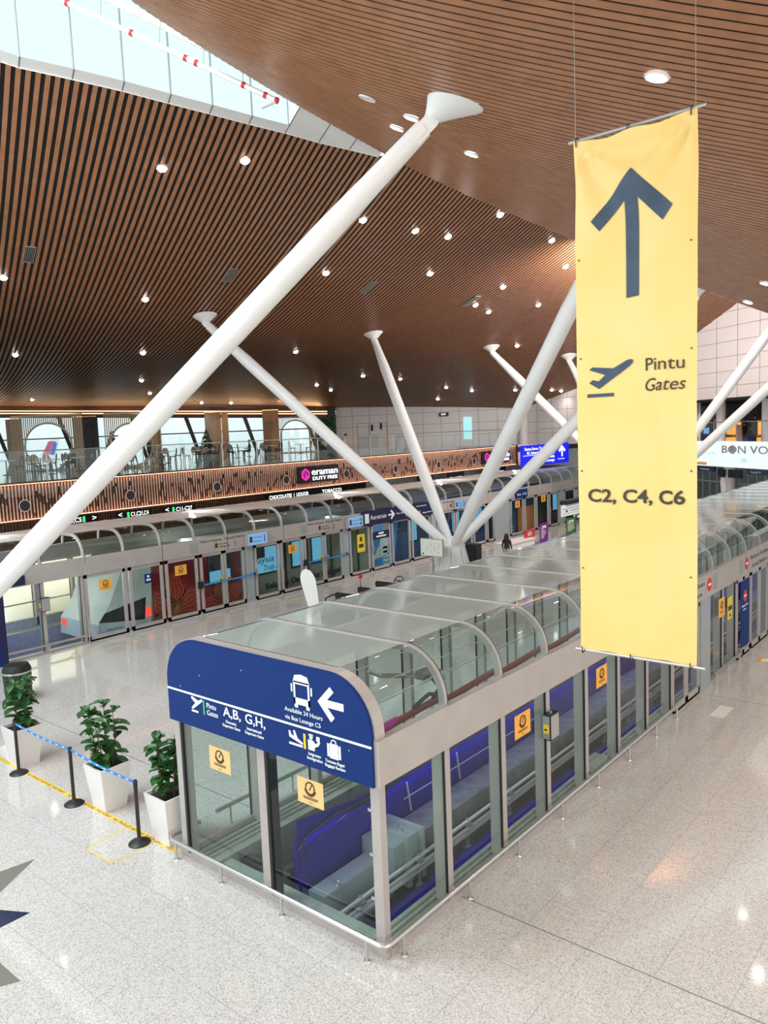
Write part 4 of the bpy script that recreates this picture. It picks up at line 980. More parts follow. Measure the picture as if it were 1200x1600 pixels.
poster('orange dial notice nearest the banner on the far enclosure', (FX + .06, 38.0, 1.8), Y, .55, .42, 'orange')
def label_film(lb, y_, z_, w, h, mt, pm='ink'):
    t = thing('door_film', lb, 'notice', (FX + .06, y_, z_)); MB().prism([(0, 0), (w, 0), (w, h), (0, h)], (FX + .055, y_, z_), Y, Z, .005).build('sheet', mt, t)
    MB().box(FX + .062, y_ + w * .2, z_ + h * .25, FX + .066, y_ + w * .8, z_ + h * .45).box(FX + .062, y_ + w * .35, z_ + h * .6, FX + .066, y_ + w * .65, z_ + h * .85).build('print', pm, t)
label_film('small blue notice on the second bay of the far enclosure', 8.55, 1.65, .30, .34, 'blue', 'letter')
label_film('yellow warning notice on the door below the left end of the Aerotrain sign', 20.05, 1.1, .55, .85, 'yel')
label_film('dark direction film across the glass showing the blue train nose', 21.2, 1.55, 1.25, .38, 'navy', 'letter')
for y_, lb in ((11.95, 'tiny yellow sticker on the left leaf of the maroon train doors'), (12.35, 'tiny yellow sticker on the right leaf of the maroon train doors'), (17.6, 'tiny yellow sticker on the left leaf behind the white teardrop flag'), (18.0, 'tiny yellow sticker on the right leaf behind the white teardrop flag')):
    o = tag(MB().box(FX + .055, y_ - .09, 1.12, FX + .06, y_ + .09, 1.30).build('door_sticker', 'yel'), lb, 'sticker')
    MB().box(FX + .06, y_ - .04, 1.17, FX + .063, y_ + .04, 1.25).build('print', 'ink', o)
for a, b, lb in ((10.95, 13.62, 'blue retractable belt across the maroon train doors'), (16.6, 19.25, 'blue retractable belt across the doors left of the Aerotrain sign')):
    t = thing('door_belt', lb, 'barrier belt', (FX + .2, a, 1.1)); MB().box(FX + .12, a + .02, 1.12, FX + .125, b, 1.19).build('belt', 'beltblue', t); MB().box(FX + .05, a - .1, 1.05, FX + .18, a + .08, 1.3).build('reel', 'black', t); MB().box(FX + .05, b, 1.10, FX + .14, b + .06, 1.22).build('catch', 'black', t)
# fascia writing
def gate(lb, y_, n_, w=1):
    t = thing('platform_lettering', lb, 'sign', (FX + .1, y_, 2.6)); x_ = FX + .101
    MB().text('Platform Pelepasan   Departure Platform', (x_, y_, 2.77), Y, Z, .14, width=2.2).text('Bas / Masuk', (x_, y_ + .9, 2.60), Y, Z, .09).text('Boarding Gate', (x_, y_ + .9, 2.49), Y, Z, .09).text(n_, (x_, y_ + 1.62, 2.47), Y, Z, .26).build('lettering', 'ink', t)
    MB().box(x_, y_ + .68, 2.50, x_ + .006, y_ + .82, 2.68).build('train_pictogram', 'ink', t)
    MB().box(x_, y_ + .84, 2.45, x_ + .006, y_ + .875, 2.70).build('yellow_bar', 'yel', t)
gate('first gate lettering on the far fascia, above the maroon train doors', 11.05, '1'); gate('second gate lettering on the far fascia, above the Malaysia lettering of the train', 16.8, '2')
gate('gate lettering on the far fascia right behind the strut bundle', 27.0, '3'); gate('gate lettering on the far fascia between the strut bundle and the banner', 32.5, '4')
for y_, lb in ((10.75, 'over the maroon train panel'), (16.6, 'left of the second gate lettering'), (26.1, 'behind the second strut'), (37.4, 'just left of the banner')):
    tag(MB().box(FX + .10, y_ - .2, 2.46, FX + .108, y_ + .18, 2.82).build('speaker_grille', 'vent'), 'grey square speaker grille on the far fascia ' + lb, 'speaker')
def blade(lb, y_, n_, z0=2.38):
    t = thing('gate_number_sign', lb, 'sign', (FX + .3, y_, z0)); MB().box(FX + .12, y_ - .03, z0 - .01, FX + .30, y_ + 1.02, z0 + .50).build('housing', 'silver', t)
    MB().box(FX + .30, y_, z0 + .02, FX + .31, y_ + 1.0, z0 + .47).build('lit_face', 'liteblade', t); x_ = FX + .312
    MB().text(n_, (x_, y_ + .74, z0 + .09), Y, Z, .42, bold=.01).text('Pintu Masuk', (x_, y_ + .26, z0 + .28), Y, Z, .09).text('Boarding Gate', (x_, y_ + .26, z0 + .12), Y, Z, .09, width=.45).build('lettering', 'ink', t)
    MB().box(x_, y_ + .06, z0 + .12, x_ + .004, y_ + .2, z0 + .36).build('train_pictogram', 'ink', t)
blade('pale blue lit gate sign left of the grey-green train windows', 13.25, '1'); blade('pale blue lit gate sign touching the dark Aerotrain sign', 19.25, '2'); blade('pale blue lit gate sign seen between the struts', 27.9, '3')
t = thing('direction_sign', 'long dark navy sign with Aerotrain and a white arrow on the far fascia', 'sign', (FX + .14, 20.4, 2.32))
MB().box(FX + .10, 20.35, 2.30, FX + .16, 26.0, 3.0).build('board', 'navy', t); x_ = FX + .162; m = MB()
m.text('Aerotrain', (x_, 20.95, 2.56), Y, Z, .32, width=1.2).text('A B G H', (x_, 23.7, 2.44), Y, Z, .27, width=1.2).text('Domestic Departure', (x_, 23.3, 2.82), Y, Z, .12, width=.9).text('International', (x_, 24.6, 2.82), Y, Z, .12, width=.8).text('Pintu  Gates', (x_, 22.95, 2.62), Y, Z, .13, width=.6).text('Baggage Reclaim', (x_, 25.1, 2.45), Y, Z, .10, width=.8)
m.build('lettering', 'letter', t)
m = MB().prism([(22.30, 2.62), (22.62, 2.62), (22.48, 2.48), (22.56, 2.42), (22.82, 2.66), (22.56, 2.90), (22.48, 2.84), (22.62, 2.70), (22.30, 2.70)], (x_, 0, 0), Y, Z, .006); m.build('arrow', 'letter', t)
MB().box(x_, 20.55, 2.42, x_ + .006, 20.85, 2.88).build('train_pictogram', 'letter', t)
t = thing('direction_sign', 'small blue sign on the far fascia between the struts and the banner', 'sign', (FX + .14, 34.3, 2.4)); MB().box(FX + .1, 34.6, 2.35, FX + .2, 36.0, 2.85).build('board', 'blue', t); MB().text('Exit  A B', (FX + .205, 34.7, 2.5), Y, Z, .2, width=1.1).build('lettering', 'letter', t)

# ================================================================== TRAINS
TX = -19.02
def train(label, y0, y1, red_to, bodym, name='train'):
    t = thing(name, label, 'train', (TX - 1.3, y0, -.9))
    m = MB(); prof = [(y0 + 1.5, 2.55), (y1, 2.55), (y1, -.9), (y0 + .2, -.9), (y0, -.2), (y0 + .05, .35), (y0 + .5, .95), (y0 + 1.15, 2.2)]
    m.prism([(p[0], p[1]) for p in prof], (TX - 2.6, 0, 0), Y, Z, 2.6)
    m.build('body', bodym, t)
    return t
t = train('white-nosed airport train standing behind the far doors with a maroon flower livery', 7.0, 21.9, 13.5, 'traingreen')
m = MB(); m.prism([(6.98, -.25), (7.03, .35), (7.5, .97), (8.1, 2.2), (8.5, 2.5), (9.35, 2.5), (9.15, -.25)], (TX - 2.62, 0, 0), Y, Z, 2.64); m.build('white_nose', 'trainwhite', t)
m = MB(); m.prism([(7.05, .42), (7.30, .72), (9.0, 1.0), (8.9, .18)], (TX + .02, 0, 0), Y, Z, .01); m.build('side_window', 'darkglass', t)
m = MB(); m.prism([(7.05, .42), (7.38, .86), (7.38, .86), (7.05, .42)], (TX - 2.5, 0, 0), Y, Z, .01)
MB().box(TX + .015, 8.95, .25, TX + .03, 9.2, .62).box(TX - 2.5, 7.0, .05, TX - 2.2, 7.05, .3).build('tail_lamp', 'redlamp', t)
MB().text('MALAYSIA', (TX + .03, 7.35, .05), Y, Z, .13, width=.62).text('AIRPORTS', (TX + .03, 7.42, -.10), Y, Z, .13, bold=.01, width=.62).build('lettering', 'beltblue', t)
m = MB().box(TX + .0, 9.3, -.85, TX + .02, 13.55, 2.52); m.build('maroon_panel', 'trainred', t)
pet = MB(); pv = MB()
def petal(cy, cz, ang, L, W, mb, vb, x_):
    pts = []
    for i in range(15):
        u = i / 14; pts.append((u * L, W * math.sin(PI * u) ** .7 * (1 + .12 * math.sin(16 * u))))
    poly = [p for p in pts] + [(u, -w) for u, w in reversed(pts[1:-1])]
    ca_, sa_ = math.cos(ang), math.sin(ang)
    cl = lambda u, w: (min(13.5, max(9.35, cy + u * ca_ - w * sa_)), min(2.48, max(-.8, cz + u * sa_ + w * ca_)))
    mb.prism([cl(u, w) for u, w in poly], (x_, 0, 0), Y, Z, .008)
    for k in (-.7, -.35, 0, .35, .7):
        pp2 = [Vector((x_ + .012, *cl(u * .96, w * k * 1.02))) for u, w in pts[:-1]]; vb.tube(pp2, .012, 4)
for a_ in (20, 92, 150, 215, 290): petal(10.3, .25, R(a_), 1.55, .50, pet, pv, TX + .022)
for a_ in (35, 100, 170, 250, 320): petal(12.6, .05, R(a_), 1.15, .42, pet, pv, TX + .022)
pet.build('flower', 'trainredhi', t); pv.build('flower_outline', 'trainvein', t)
def twin(par, a, b, z0=.95, z1=2.05, m_='trainwin'):
    f = MB().box(TX + .0, a - .07, z0 - .09, TX + .03, b + .07, z1 + .09).build('window_frame', 'black', par)
    MB().box(TX + .03, a, z0, TX + .035, b, z1).build('window_glass', m_, f)
twin(t, 11.95, 13.0); twin(t, 13.95, 15.9); twin(t, 16.5, 17.3); twin(t, 17.75, 18.7); twin(t, 19.7, 20.4)
MB().box(TX + .036, 11.95, 1.45, TX + .04, 13.0, 2.05).box(TX + .036, 14.0, 1.6, TX + .04, 14.9, 2.05).build('window_blind', 'darkglass', t)
for a in (13.15, 16.05, 17.42, 18.95, 20.85): MB().box(TX + .0, a, -.8, TX + .025, a + .10, 2.4).build('door_seal', 'black', t)
m = MB().text('Selamat Datang ke Malaysia', (TX + .03, 14.85, .22), Y, Z, .36, bold=.03, width=4.9); m.build('lettering', 'black', t)
m = MB().text('Malaysia', (TX + .04, 13.75, 1.38), Y, Z, .40, shear=.25, width=1.6).text('Truly Asia', (TX + .04, 14.75, 1.03), Y, Z, .36, shear=.25, width=1.2); m.build('window_lettering', 'navy', t)
t = train('navy airport train with a bright blue nose behind doors right of gate 2', 22.05, 44, 0, 'trainblue')
m = MB(); m.prism([(21.88, -.3), (21.95, .35), (22.4, .97), (23.0, 2.2), (23.3, 2.5), (24.1, 2.5), (23.6, -.3)], (TX - 2.62, 0, 0), Y, Z, 2.64); m.build('blue_nose', 'trainsky', t)
m = MB(); m.prism([(21.95, .40), (22.42, 1.0), (22.9, 2.1), (23.4, 2.3), (23.2, 1.1), (23.05, .5)], (TX + .02, 0, 0), Y, Z, .01); m.build('windscreen', 'trainwhite', t)
m = MB()
for k in range(6): m.box(TX + .0, 22.9 - .0, -.3 + .0, TX + .001, 22.9, -.3)
m = MB()
for k in range(6): m.box(TX + .02, 22.75, -.25 + .22 * k, TX + .03, 23.9 - .16 * k, -.13 + .22 * k)
m.build('stripe', 'trainwhite', t)
for a, b in ((25.0, 25.6), (27.0, 28.0), (28.9, 29.6), (31.2, 32.0), (35.0, 35.5), (40.9, 42.0)): twin(t, a, b)
MB().box(TX + .02, 36.2, -.4, TX + .03, 38.2, 1.6).build('picture_panel', 'trainvein', t)
MB().box(TX + .02, 38.3, -.6, TX + .03, 44, 2.4).box(TX + .02, 36.0, -.6, TX + .028, 36.2, 2.4).build('dark_panel', 'darkglass', t)
m = MB()
for k in range(7): m.box(TX + .035, 35.0, -.4 + .2 * k, TX + .04, 35.9 - .08 * k, -.3 + .2 * k)
m.build('stripe', 'tan', t)

# ================================================================== COPPER BAND, MEZZANINE EDGE
BX = -21.9
bn = thing('slatted_band', 'long copper and brown slatted band with glowing edges along the mezzanine edge', 'wall band', (BX, 0, 4.09))
MB().box(BX - .3, -3, 4.05, BX - .06, 41.2, 5.42).build('backing', 'bandback', bn)
bt = MB(); rn = random.Random(11); y_ = -2.9
while y_ < 41.1:
    bt.mat(1).box(BX - .06, y_, 4.12, BX + .0, y_ + .05, 5.36)
    bt.mat(0)
    if rn.random() < .35: bt.box(BX, y_, 4.12, BX + .02, y_ + .05, 5.35)
    else:
        z0 = rn.uniform(4.25, 5.2); g_ = rn.uniform(.08, .35); bt.box(BX, y_, 4.12, BX + .02, y_ + .05, max(4.16, z0 - g_)); bt.box(BX, y_, z0, BX + .02, y_ + .05, 5.35)
    y_ += .125
bt.build('batten', ['batten', 'darkwood'], bn)
MB().box(BX - .30, -3, 5.40, BX + .05, 41.3, 5.45).box(BX - .3, -3, 4.03, BX + .05, 41.3, 4.07).box(BX - .3, 41.15, 4.03, BX + .05, 41.3, 5.45).build('frame', 'bandback', bn)
MB().box(BX - .04, -2.9, 5.375, BX + .02, 41.1, 5.395).box(BX - .04, -2.9, 4.075, BX + .02, 41.1, 4.095).build('led_strip', 'led', bn)
for z_, r_ in ((5.40, 22), (4.07, 158)):
    l = area('band_led', (BX + .13, 19, z_), (BX, 19, 4.7), .03, 44, 95, (1, .50, .28)); l.rotation_euler = (0, R(r_), 0)
for i, y_ in enumerate((1.9, 6.15, 10.47, 14.83, 19.05, 23.4, 27.56, 31.74, 35.7, 40.25)):
    t = thing('porthole_nozzle', 'round black air nozzle with a pale ring set in the copper band', 'air nozzle', (BX, y_, 4.6), 'air nozzles along the copper band')
    MB().lathe((BX + .02, y_, 4.6), [(.20, 0), (.20, .03), (.13, .035)], 24, (1, 0, 0)).build('nozzle', 'black', t)
    MB().tube([(BX + .05, y_ + .21 * math.cos(a), 4.6 + .21 * math.sin(a)) for a in [2 * PI * k / 24 for k in range(24)]], .018, 6, closed=True).build('ring', 'silver', t)
def duty(lb, y0, y1, z0, z1):
    t = thing('shop_sign', lb, 'sign', (BX + .1, y0, z0)); w = y1 - y0; h = z1 - z0; x_ = BX + .16
    MB().box(BX + .03, y0, z0, x_, y1, z1).build('sign_box', 'void', t)
    cy, cz, r = y0 + w * .165, z0 + h * .52, h * .37
    MB().prism([(cy + r * math.cos(R(60 * k + 30)), cz + r * math.sin(R(60 * k + 30))) for k in range(6)], (x_, 0, 0), Y, Z, .03).build('logo', 'litpink', t)
    m = MB(); m.tube([(x_ + .035, cy + r * .45 * math.cos(a), cz + r * .5 * math.sin(a)) for a in [R(-30 + 20 * k) for k in range(16)]], r * .09, 5); m.tube([(x_ + .035, cy - r * .35, cz - r * .1), (x_ + .035, cy + r * .4, cz + r * .25)], r * .08, 5); m.build('logo_stroke', 'void', t)
    MB().text('eraman', (x_, y0 + w * .31, z0 + h * .46), Y, Z, h * .58, bold=.008, width=w * .66, th=.03).text('DUTY FREE', (x_, y0 + w * .33, z0 + h * .14), Y, Z, h * .30, bold=.012, width=w * .63, th=.03).build('lit_letters', 'lit', t)
duty('black shop sign with pink hexagon and white letters in the middle of the copper band', 19.78, 22.65, 4.34, 5.17)
duty('farther pink and white lit shop sign half hidden behind a strut on the copper band', 36.5, 40.0, 4.34, 5.17)
# pink return and blue lit sign
MB_ = MB().box(-21.9, 41.35, 4.0, -20.12, 41.6, 5.45).box(-20.3, 41.35, 4.0, -20.1, 45.5, 5.45); tag(MB_.build('fascia_return', 'panelwall'), 'pale pink fascia stepping out beside the blue lit sign', 'fascia')
t = thing('lit_direction_sign', 'bright blue lit sign with white arrow right of the copper band end', 'sign', (-20, 38.6, 4.05))
MB().box(-20.08, 38.55, 4.02, -19.95, 45.3, 5.44).build('sign_face', 'litblue', t); x_ = -19.948; m = MB()
m.text('Sama-Sama Transit Hotel', (x_, 38.9, 5.10), Y, Z, .27, width=4.2, bold=.01).text('KL International Airport', (x_, 39.2, 4.83), Y, Z, .27, width=3.9, bold=.01).text('Sky Suite', (x_, 41.6, 4.48), Y, Z, .27, width=1.5, bold=.01).text('Airport Lounge', (x_, 40.6, 4.22), Y, Z, .27, width=2.5, bold=.01).text('Ketibaan', (x_, 43.6, 4.28), Y, Z, .12, width=1.0)
m.build('lettering', 'lit', t); MB().box(x_, 38.7, 4.735, x_ + .01, 43.1, 4.765).build('divider', 'lit', t)
MB().prism([(44.15, 4.48), (44.35, 4.48), (44.35, 4.98), (44.62, 4.80), (44.78, 4.93), (44.25, 5.28), (43.72, 4.93), (43.88, 4.80), (44.15, 4.98)], (x_, 0, 0), Y, Z, .01).build('arrow', 'lit', t)
# store fronts under the band
t = MB()
t.box(-24.3, -3, 0, -24.1, 27.5, 4.93); y_ = -2.9
while y_ < 27.4: t.box(-24.1, y_, 2.9, -24.03, y_ + .06, 4.9); y_ += .125
struct('wall_store_front', t, 'darkwood')
struct('wall_store_white', MB().box(-24.3, 27.5, 0, -24.1, 60, 4.95), 'panelwall')
def hang(lb, y0, y1, z0, z1, items, m_='void', lm='lit'):
    t = thing('hanging_sign', lb, 'sign', (-22.45, y0, z0)); MB().box(-22.55, y0, z0, -22.45, y1, z1).build('board', m_, t); mm = MB(); gg_ = MB()
    for it in items:
        if it[0] == '#': gg_.box(-22.45, it[1], z0 + .06, -22.44, it[1] + .10, z1 - .06)
        else: mm.text(it[0], (-22.45, it[1], z0 + .09), Y, Z, it[3], bold=.015, width=it[2])
    mm.build('lettering', lm, t)
    if gg_.v: gg_.build('green_bar', 'litgreen', t)
    MB().tube([(-22.5, (y0 + y1) / 2, z1), (-22.5, (y0 + y1) / 2, 4.1)], .015, 6).build('hanger', 'vent', t)
hang('black hanging sign with C1, C3, C5 and a right arrow, leftmost under the copper band', 7.35, 9.35, 3.62, 3.97, [('C1,C3,C5', 7.6, 1.0, .26), ('#', 8.66), ('>', 9.05, .18, .3)])
hang('black hanging sign with C1, C21, C4 and a left arrow, middle under the copper band', 10.1, 11.75, 3.60, 3.93, [('<', 10.2, .18, .3), ('#', 10.62), ('C1,C21,C4', 10.78, .85, .24)])
hang('black hanging sign with C11-C27 and a left arrow, right under the copper band', 12.35, 14.0, 3.58, 3.92, [('<', 12.45, .18, .3), ('#', 12.82), ('C11-C27', 13.0, .85, .24)])
t = thing('shop_lettering', 'white lit CHOCOLATES and TOBACCO lettering on a dark fascia under the shop sign', 'sign', (-22.5, 18.4, 3.5)); MB().box(-22.7, 18.2, 3.45, -22.55, 24.2, 4.0).build('board', 'void', t)
MB().text('CHOCOLATES  |  LIQUOR', (-22.548, 18.5, 3.66), Y, Z, .25, bold=.02, width=2.7).text('TOBACCO', (-22.548, 22.2, 3.66), Y, Z, .25, bold=.02, width=1.5).build('lit_letters', 'lit', t)
hang('dark sign board with blue lettering just under the band right of the TOBACCO lettering', 30.4, 32.0, 3.35, 4.0, [('A11-A15', 30.55, 1.2, .2)], 'navy')
hang('dark blue sign board farther right under the copper band', 33.6, 35.4, 3.45, 4.0, [('C11-C27', 33.7, 1.4, .2)], 'navy')
hang('white lit shop lettering at the far end under the copper band', 38.2, 40.6, 3.45, 4.0, [('CCA ROOM', 38.4, 1.9, .26)], 'void')
area('store_light', (-23.2, 12, 4.8), (-23.2, 12, 0), 1.2, 24, 160, (1, .8, .6))
# glass balustrade
bal = thing('glass_balustrade', 'glass balustrade with slim top rail along the mezzanine edge above the copper band', 'balustrade', (BX - .15, 0, 5.45))
MB().tube([(BX - .15, -2, 6.56), (BX - .15, 41.2, 6.56)], .022, 8).build('top_rail', 'steel', bal)
for k in range(21):
    y_ = -1 + 2.05 * k; MB().box(BX - .16, y_ + .03, 5.4, BX - .145, y_ + 2.0, 6.54).build('glass_panel', 'glass', bal); MB().box(BX - .17, y_ - .02, 5.4, BX - .13, y_ + .02, 6.5).build('post', 'steel', bal)
bal2 = thing('glass_balustrade', 'glass balustrade above the BON VOYAGE sign at the right edge', 'balustrade', (-9.3, 40.8, 5.45))
p0, p1 = Vector((-14.5, 45.1, 0)), Vector((3.5, 30.1, 0)); dd_ = (p1 - p0).normalized()
MB().tube([p0 + Z * 6.52, p1 + Z * 6.52], .03, 8).build('top_rail', 'steel', bal2)
for k in range(11):
    a = p0 + dd_ * (2.1 * k); b = a + dd_ * 2.05; MB().add([a + Z * 5.45, b + Z * 5.45, b + Z * 6.5, a + Z * 6.5], [(0, 1, 2, 3)]).build('glass_panel', 'glass', bal2, recalc=False); MB().obox(a + Z * 5.98, dd_ * .02, Z * .53, dd_.cross(Z) * .02).build('post', 'steel', bal2)
bal3 = thing('glass_balustrade', 'glass balustrade above the blue lit direction sign', 'balustrade', (-20.2, 41.4, 5.45))
MB().tube([(-20.2, 41.4, 6.5), (-20.2, 46.3, 6.5)], .03, 8).build('top_rail', 'steel', bal3); MB().box(-20.21, 41.4, 5.45, -20.19, 46.3, 6.45).build('glass_panel', 'glass', bal3)
# BON VOYAGE lit fascia
t = thing('lit_fascia_sign', 'long white lit fascia with grey BON VOYAGE lettering at the right edge', 'sign', (-9, 40.6, 4.0))
nf = dd_.cross(Z).normalized() * 1.0
if nf.dot(Vector((6, -7, 0)) - p0) < 0: nf = -nf
MB().obox((p0 + p1) / 2 + Z * 4.72 - nf * .1, (p1 - p0) / 2, Z * .72, nf * .1).build('lit_face', 'litwhite', t)
def dpt(x_): return Vector((x_, 40.8 + (x_ + 9.35) * (-4.1 / 4.95), 0)) + nf * .012
ub = dd_
MB().text('BON VOYAGE', dpt(-7.50) + Z * 4.80, ub, Z, .58, bold=.012, width=6.6, th=.01).build('lettering', 'greyletter', t)
c_ = dpt(-6.70) + Z * 4.99
m = MB(); m.lathe(c_, [(.25, 0), (.25, .008)], 24, nf); m.build('letter_disc', 'greyletter', t)
m = MB()
for k in range(5): p = dpt(-6.1 + .08 * k) + Z * 4.42; m.obox(p, ub * .03, Z * (.10 + .02 * (k % 2)), nf * .004)
for k in range(7): p = dpt(-8.9 + .15 * k) + Z * (4.72 + .04 * (k % 3)); m.obox(p, ub * .05, Z * .05, nf * .004)
m.build('pale_motif', 'litwhitegreen', t)
MB().obox(dpt(-9.0) + Z * 4.14, ub * .55, Z * .08, nf * .005).build('orange_motif', 'orange', t)

# ================================================================== PEOPLE
def person(label, loc, rz, pose='stand', h=1.68, top='cloth1', legs='cloth4', hair_long=False, group=None):
    """one continuous skinned body; skeleton in metres for height 1.0 scaled to h"""
    V = []; E = []; RD = []
    def v(x, y, z, r): V.append((x * h, y * h, z * h)); RD.append(r * h); return len(V) - 1
    def e(*ids):
        for a, b in zip(ids[:-1], ids[1:]): E.append((a, b))
    sit = pose == 'sit'; zb = .27 if sit else .525
    pel = v(0, 0, zb, .080); bel = v(0, .0, zb + .09, .072); chest = v(0, .01 + (.02 if sit else 0), zb + .20, .080); neck0 = v(0, .0, zb + .275, .045); neck = v(0, .005, zb + .31, .031)
    jaw = v(0, .014, zb + .345, .038); head = v(0, .008, zb + .39, .052); crown = v(0, .0, zb + .435, .040); e(pel, bel, chest, neck0, neck, jaw, head, crown)
    nose = v(0, .066, zb + .375, .008); e(head, nose)
    for s in (-1, 1):
        ear = v(s * .055, 0, zb + .385, .007); e(head, ear)
        sh = v(s * .105, 0, zb + .262, .036); 
        if pose == 'stand': el, wr, hd_ = (s * .135, -.01, zb + .10), (s * .14, .05, zb - .03), (s * .138, .065, zb - .075)
        elif pose == 'walk': el, wr, hd_ = (s * .135, s * .05, zb + .11), (s * .13, s * .10 + .03, zb + .0), (s * .128, s * .12 + .04, zb - .035)
        else: el, wr, hd_ = (s * .14, .03, zb + .12), (s * .08, .16, zb + .10), (s * .06, .20, zb + .10)
        a = v(*el, .026); b = v(*wr, .018); c = v(*hd_, .021); e(chest, sh, a, b, c)
        dv = Vector(hd_) - Vector(wr); dv.normalize(); sd = Vector((1, 0, 0)) if pose != 'sit' else Vector((.5, 0, .5))
        for k, L in enumerate((.040, .046, .043, .034)):
            o_ = Vector(hd_) + sd * (k - 1.5) * .011; p1 = v(*(o_ + dv * L * .6), .0055); p2 = v(*(o_ + dv * L - Vector((0, -.01, .006))), .0045); e(c, p1, p2)
        t1 = v(*(Vector(hd_) + Vector((0, .02, .0)) + dv * .008), .006); t2 = v(*(Vector(hd_) + Vector((0, .028, 0)) + dv * .028), .005); e(c, t1, t2)
        hip = v(s * .052, 0, zb - .03 if not sit else zb, .060)
        if pose == 'stand': kn, an, to = (s * .058, .012, .285), (s * .06, -.01, .045), (s * .068, .075, .018)
        elif pose == 'walk': kn, an, to = (s * .055, .06 * s + .03, .29), (s * .055, .16 * s - .02, .055 if s > 0 else .075), (s * .06, .16 * s + .06, .018 if s > 0 else .03)
        else: kn, an, to = (s * .07, .25, zb + .005), (s * .065, .22, .045), (s * .07, .30, .018)
        k_ = v(*kn, .036); a_ = v(*an, .023); t_ = v(*to, .020); e(pel, hip, k_, a_, t_)
    me = bpy.data.meshes.new('body'); me.from_pydata(V, E, []); o = bpy.data.objects.new('body', me); COL.objects.link(o)
    md = o.modifiers.new('skin', 'SKIN'); sl = me.skin_vertices[0].data
    for i, r in enumerate(RD): sl[i].radius = (r, r); sl[i].use_root = (i == 0)
    sb = o.modifiers.new('sub', 'SUBSURF'); sb.levels = 1; sb.render_levels = 1
    dg = bpy.context.evaluated_depsgraph_get(); m2 = bpy.data.meshes.new_from_object(o.evaluated_get(dg)); bpy.data.objects.remove(o)
    m2.materials.clear()
    for x in ('skin', top, legs, 'black'): m2.materials.append(M[x])
    wz = (zb + .31 - .02) * h; hz = (zb + .01) * h
    for p in m2.polygons:
        c = p.center; p.use_smooth = True
        if c.z > wz: p.material_index = 0
        elif pose == 'sit':
            far_ = c.y > .14 * h
            if c.z < .05 * h: p.material_index = 3
            elif c.z < (zb + .045) * h: p.material_index = 2
            else: p.material_index = 0 if far_ else 1
        else:
            hand = abs(c.x) > .118 * h and c.z < (zb + .0) * h and c.z > (zb - .14) * h
            p.material_index = 0 if hand else 3 if c.z < .04 * h else (2 if c.z < hz and abs(c.x) < .118 * h else 1)
    t = thing('person', label, 'person', loc, group); t.rotation_euler = (0, 0, rz)
    b = bpy.data.objects.new('body', m2); COL.objects.link(b); b.parent = t
    hm = MB(); n = 14; z0 = (zb + .40) * h; r = .062 * h; rows = []
    for i in range(9):
        th = R(90 - i * 15)
        row = []
        for j in range(n + 1):
            ph = 2 * PI * j / n; back = -math.sin(ph); lim = -.15 if back < .25 else -1
            zz = math.sin(th) if math.sin(th) > lim * .9 else lim * .9
            row.append(Vector((math.cos(ph) * math.cos(th) * r if zz > -.1 else math.cos(ph) * r * .9, math.sin(ph) * math.cos(th) * r * 1.1 - .006 * h if zz > -.1 else math.sin(ph) * r, z0 + zz * r)) )
        rows.append(row)
    hm.strip(rows)
    if hair_long:
        rows = []
        for i in range(8):
            zz = z0 - i * .036 * h; w = (.062 + .018 * math.sin(PI * i / 8)) * h * (1 - max(0, i - 5) * .28)
            rows.append([Vector((w * math.cos(a), -.012 * h - w * .85 * math.sin(a), zz)) for a in [PI * k / 8 for k in range(9)]])
        hm.strip(rows)
    ho = hm.build('hair', 'hair', None, smooth=True, recalc=False); ho.parent = t
    return t
person('person with long black hair and dark top standing behind the nearest roof, seen from behind', (-13.35, 25.4, 0), R(10), 'stand', 1.64, 'cloth1', 'cloth3', True)

# ================================================================== MEZZANINE CAFE
MZ = 5.3
def chair_proto(label, group):
    t = thing('bistro_chair', label, 'chair', (0, 0, -20), group); o = Vector((0, 0, -20))
    def at(x, y, z): return Vector((x, y, z - 20))
    MB().lathe(at(0, 0, .44), [(.19, 0), (.205, .015), (.20, .035)], 18).build('seat', 'cane', t)
    m = MB(); m.tube([at(.205 * math.cos(a), .205 * math.sin(a), .445) for a in [2 * PI * k / 18 for k in range(18)]], .022, 6, closed=True)
    m.tube([at(-.17, -.16, .45), at(-.19, -.21, .70), at(-.12, -.23, .90), at(0, -.235, .955), at(.12, -.23, .90), at(.19, -.21, .70), at(.17, -.16, .45)], .022, 6); m.build('frame', 'black', t)
    rows = []
    for i in range(7):
        zz = .56 + .35 * i / 6; w = .155 * math.sin(PI * (.12 + .76 * i / 6)) ** .5; rows.append([at(-w, -.215, zz), at(-w * .5, -.225, zz), at(0, -.23, zz), at(w * .5, -.225, zz), at(w, -.215, zz)])
    MB().strip(rows).build('backrest', 'cane', t, recalc=False)
    for sx in (-1, 1):
        for sy in (-1, 1): MB().tube([at(.15 * sx, .15 * sy, .44), at(.19 * sx, .19 * sy, 0)], [.022, .017], 6).build('leg', 'black', t)
    return t
def table_proto(label, group):
    t = thing('cafe_table', label, 'table', (0, 0, -20), group)
    MB().box(-.35, -.35, -20 + .715, .35, .35, -20 + .745).build('table_top', 'white', t)
    MB().lathe((0, 0, -20 + .02), [(.03, 0), (.03, .70)], 10).build('pedestal', 'black', t)
    MB().lathe((0, 0, -20), [(.22, 0), (.20, .02), (.04, .035)], 14).build('foot', 'black', t)
    return t
CP = chair_proto('black bentwood cafe chair with woven back by the mezzanine windows', 'bistro chairs on the mezzanine')
TP = table_proto('small white cafe table on the mezzanine behind the glass balustrade', 'cafe tables on the mezzanine')
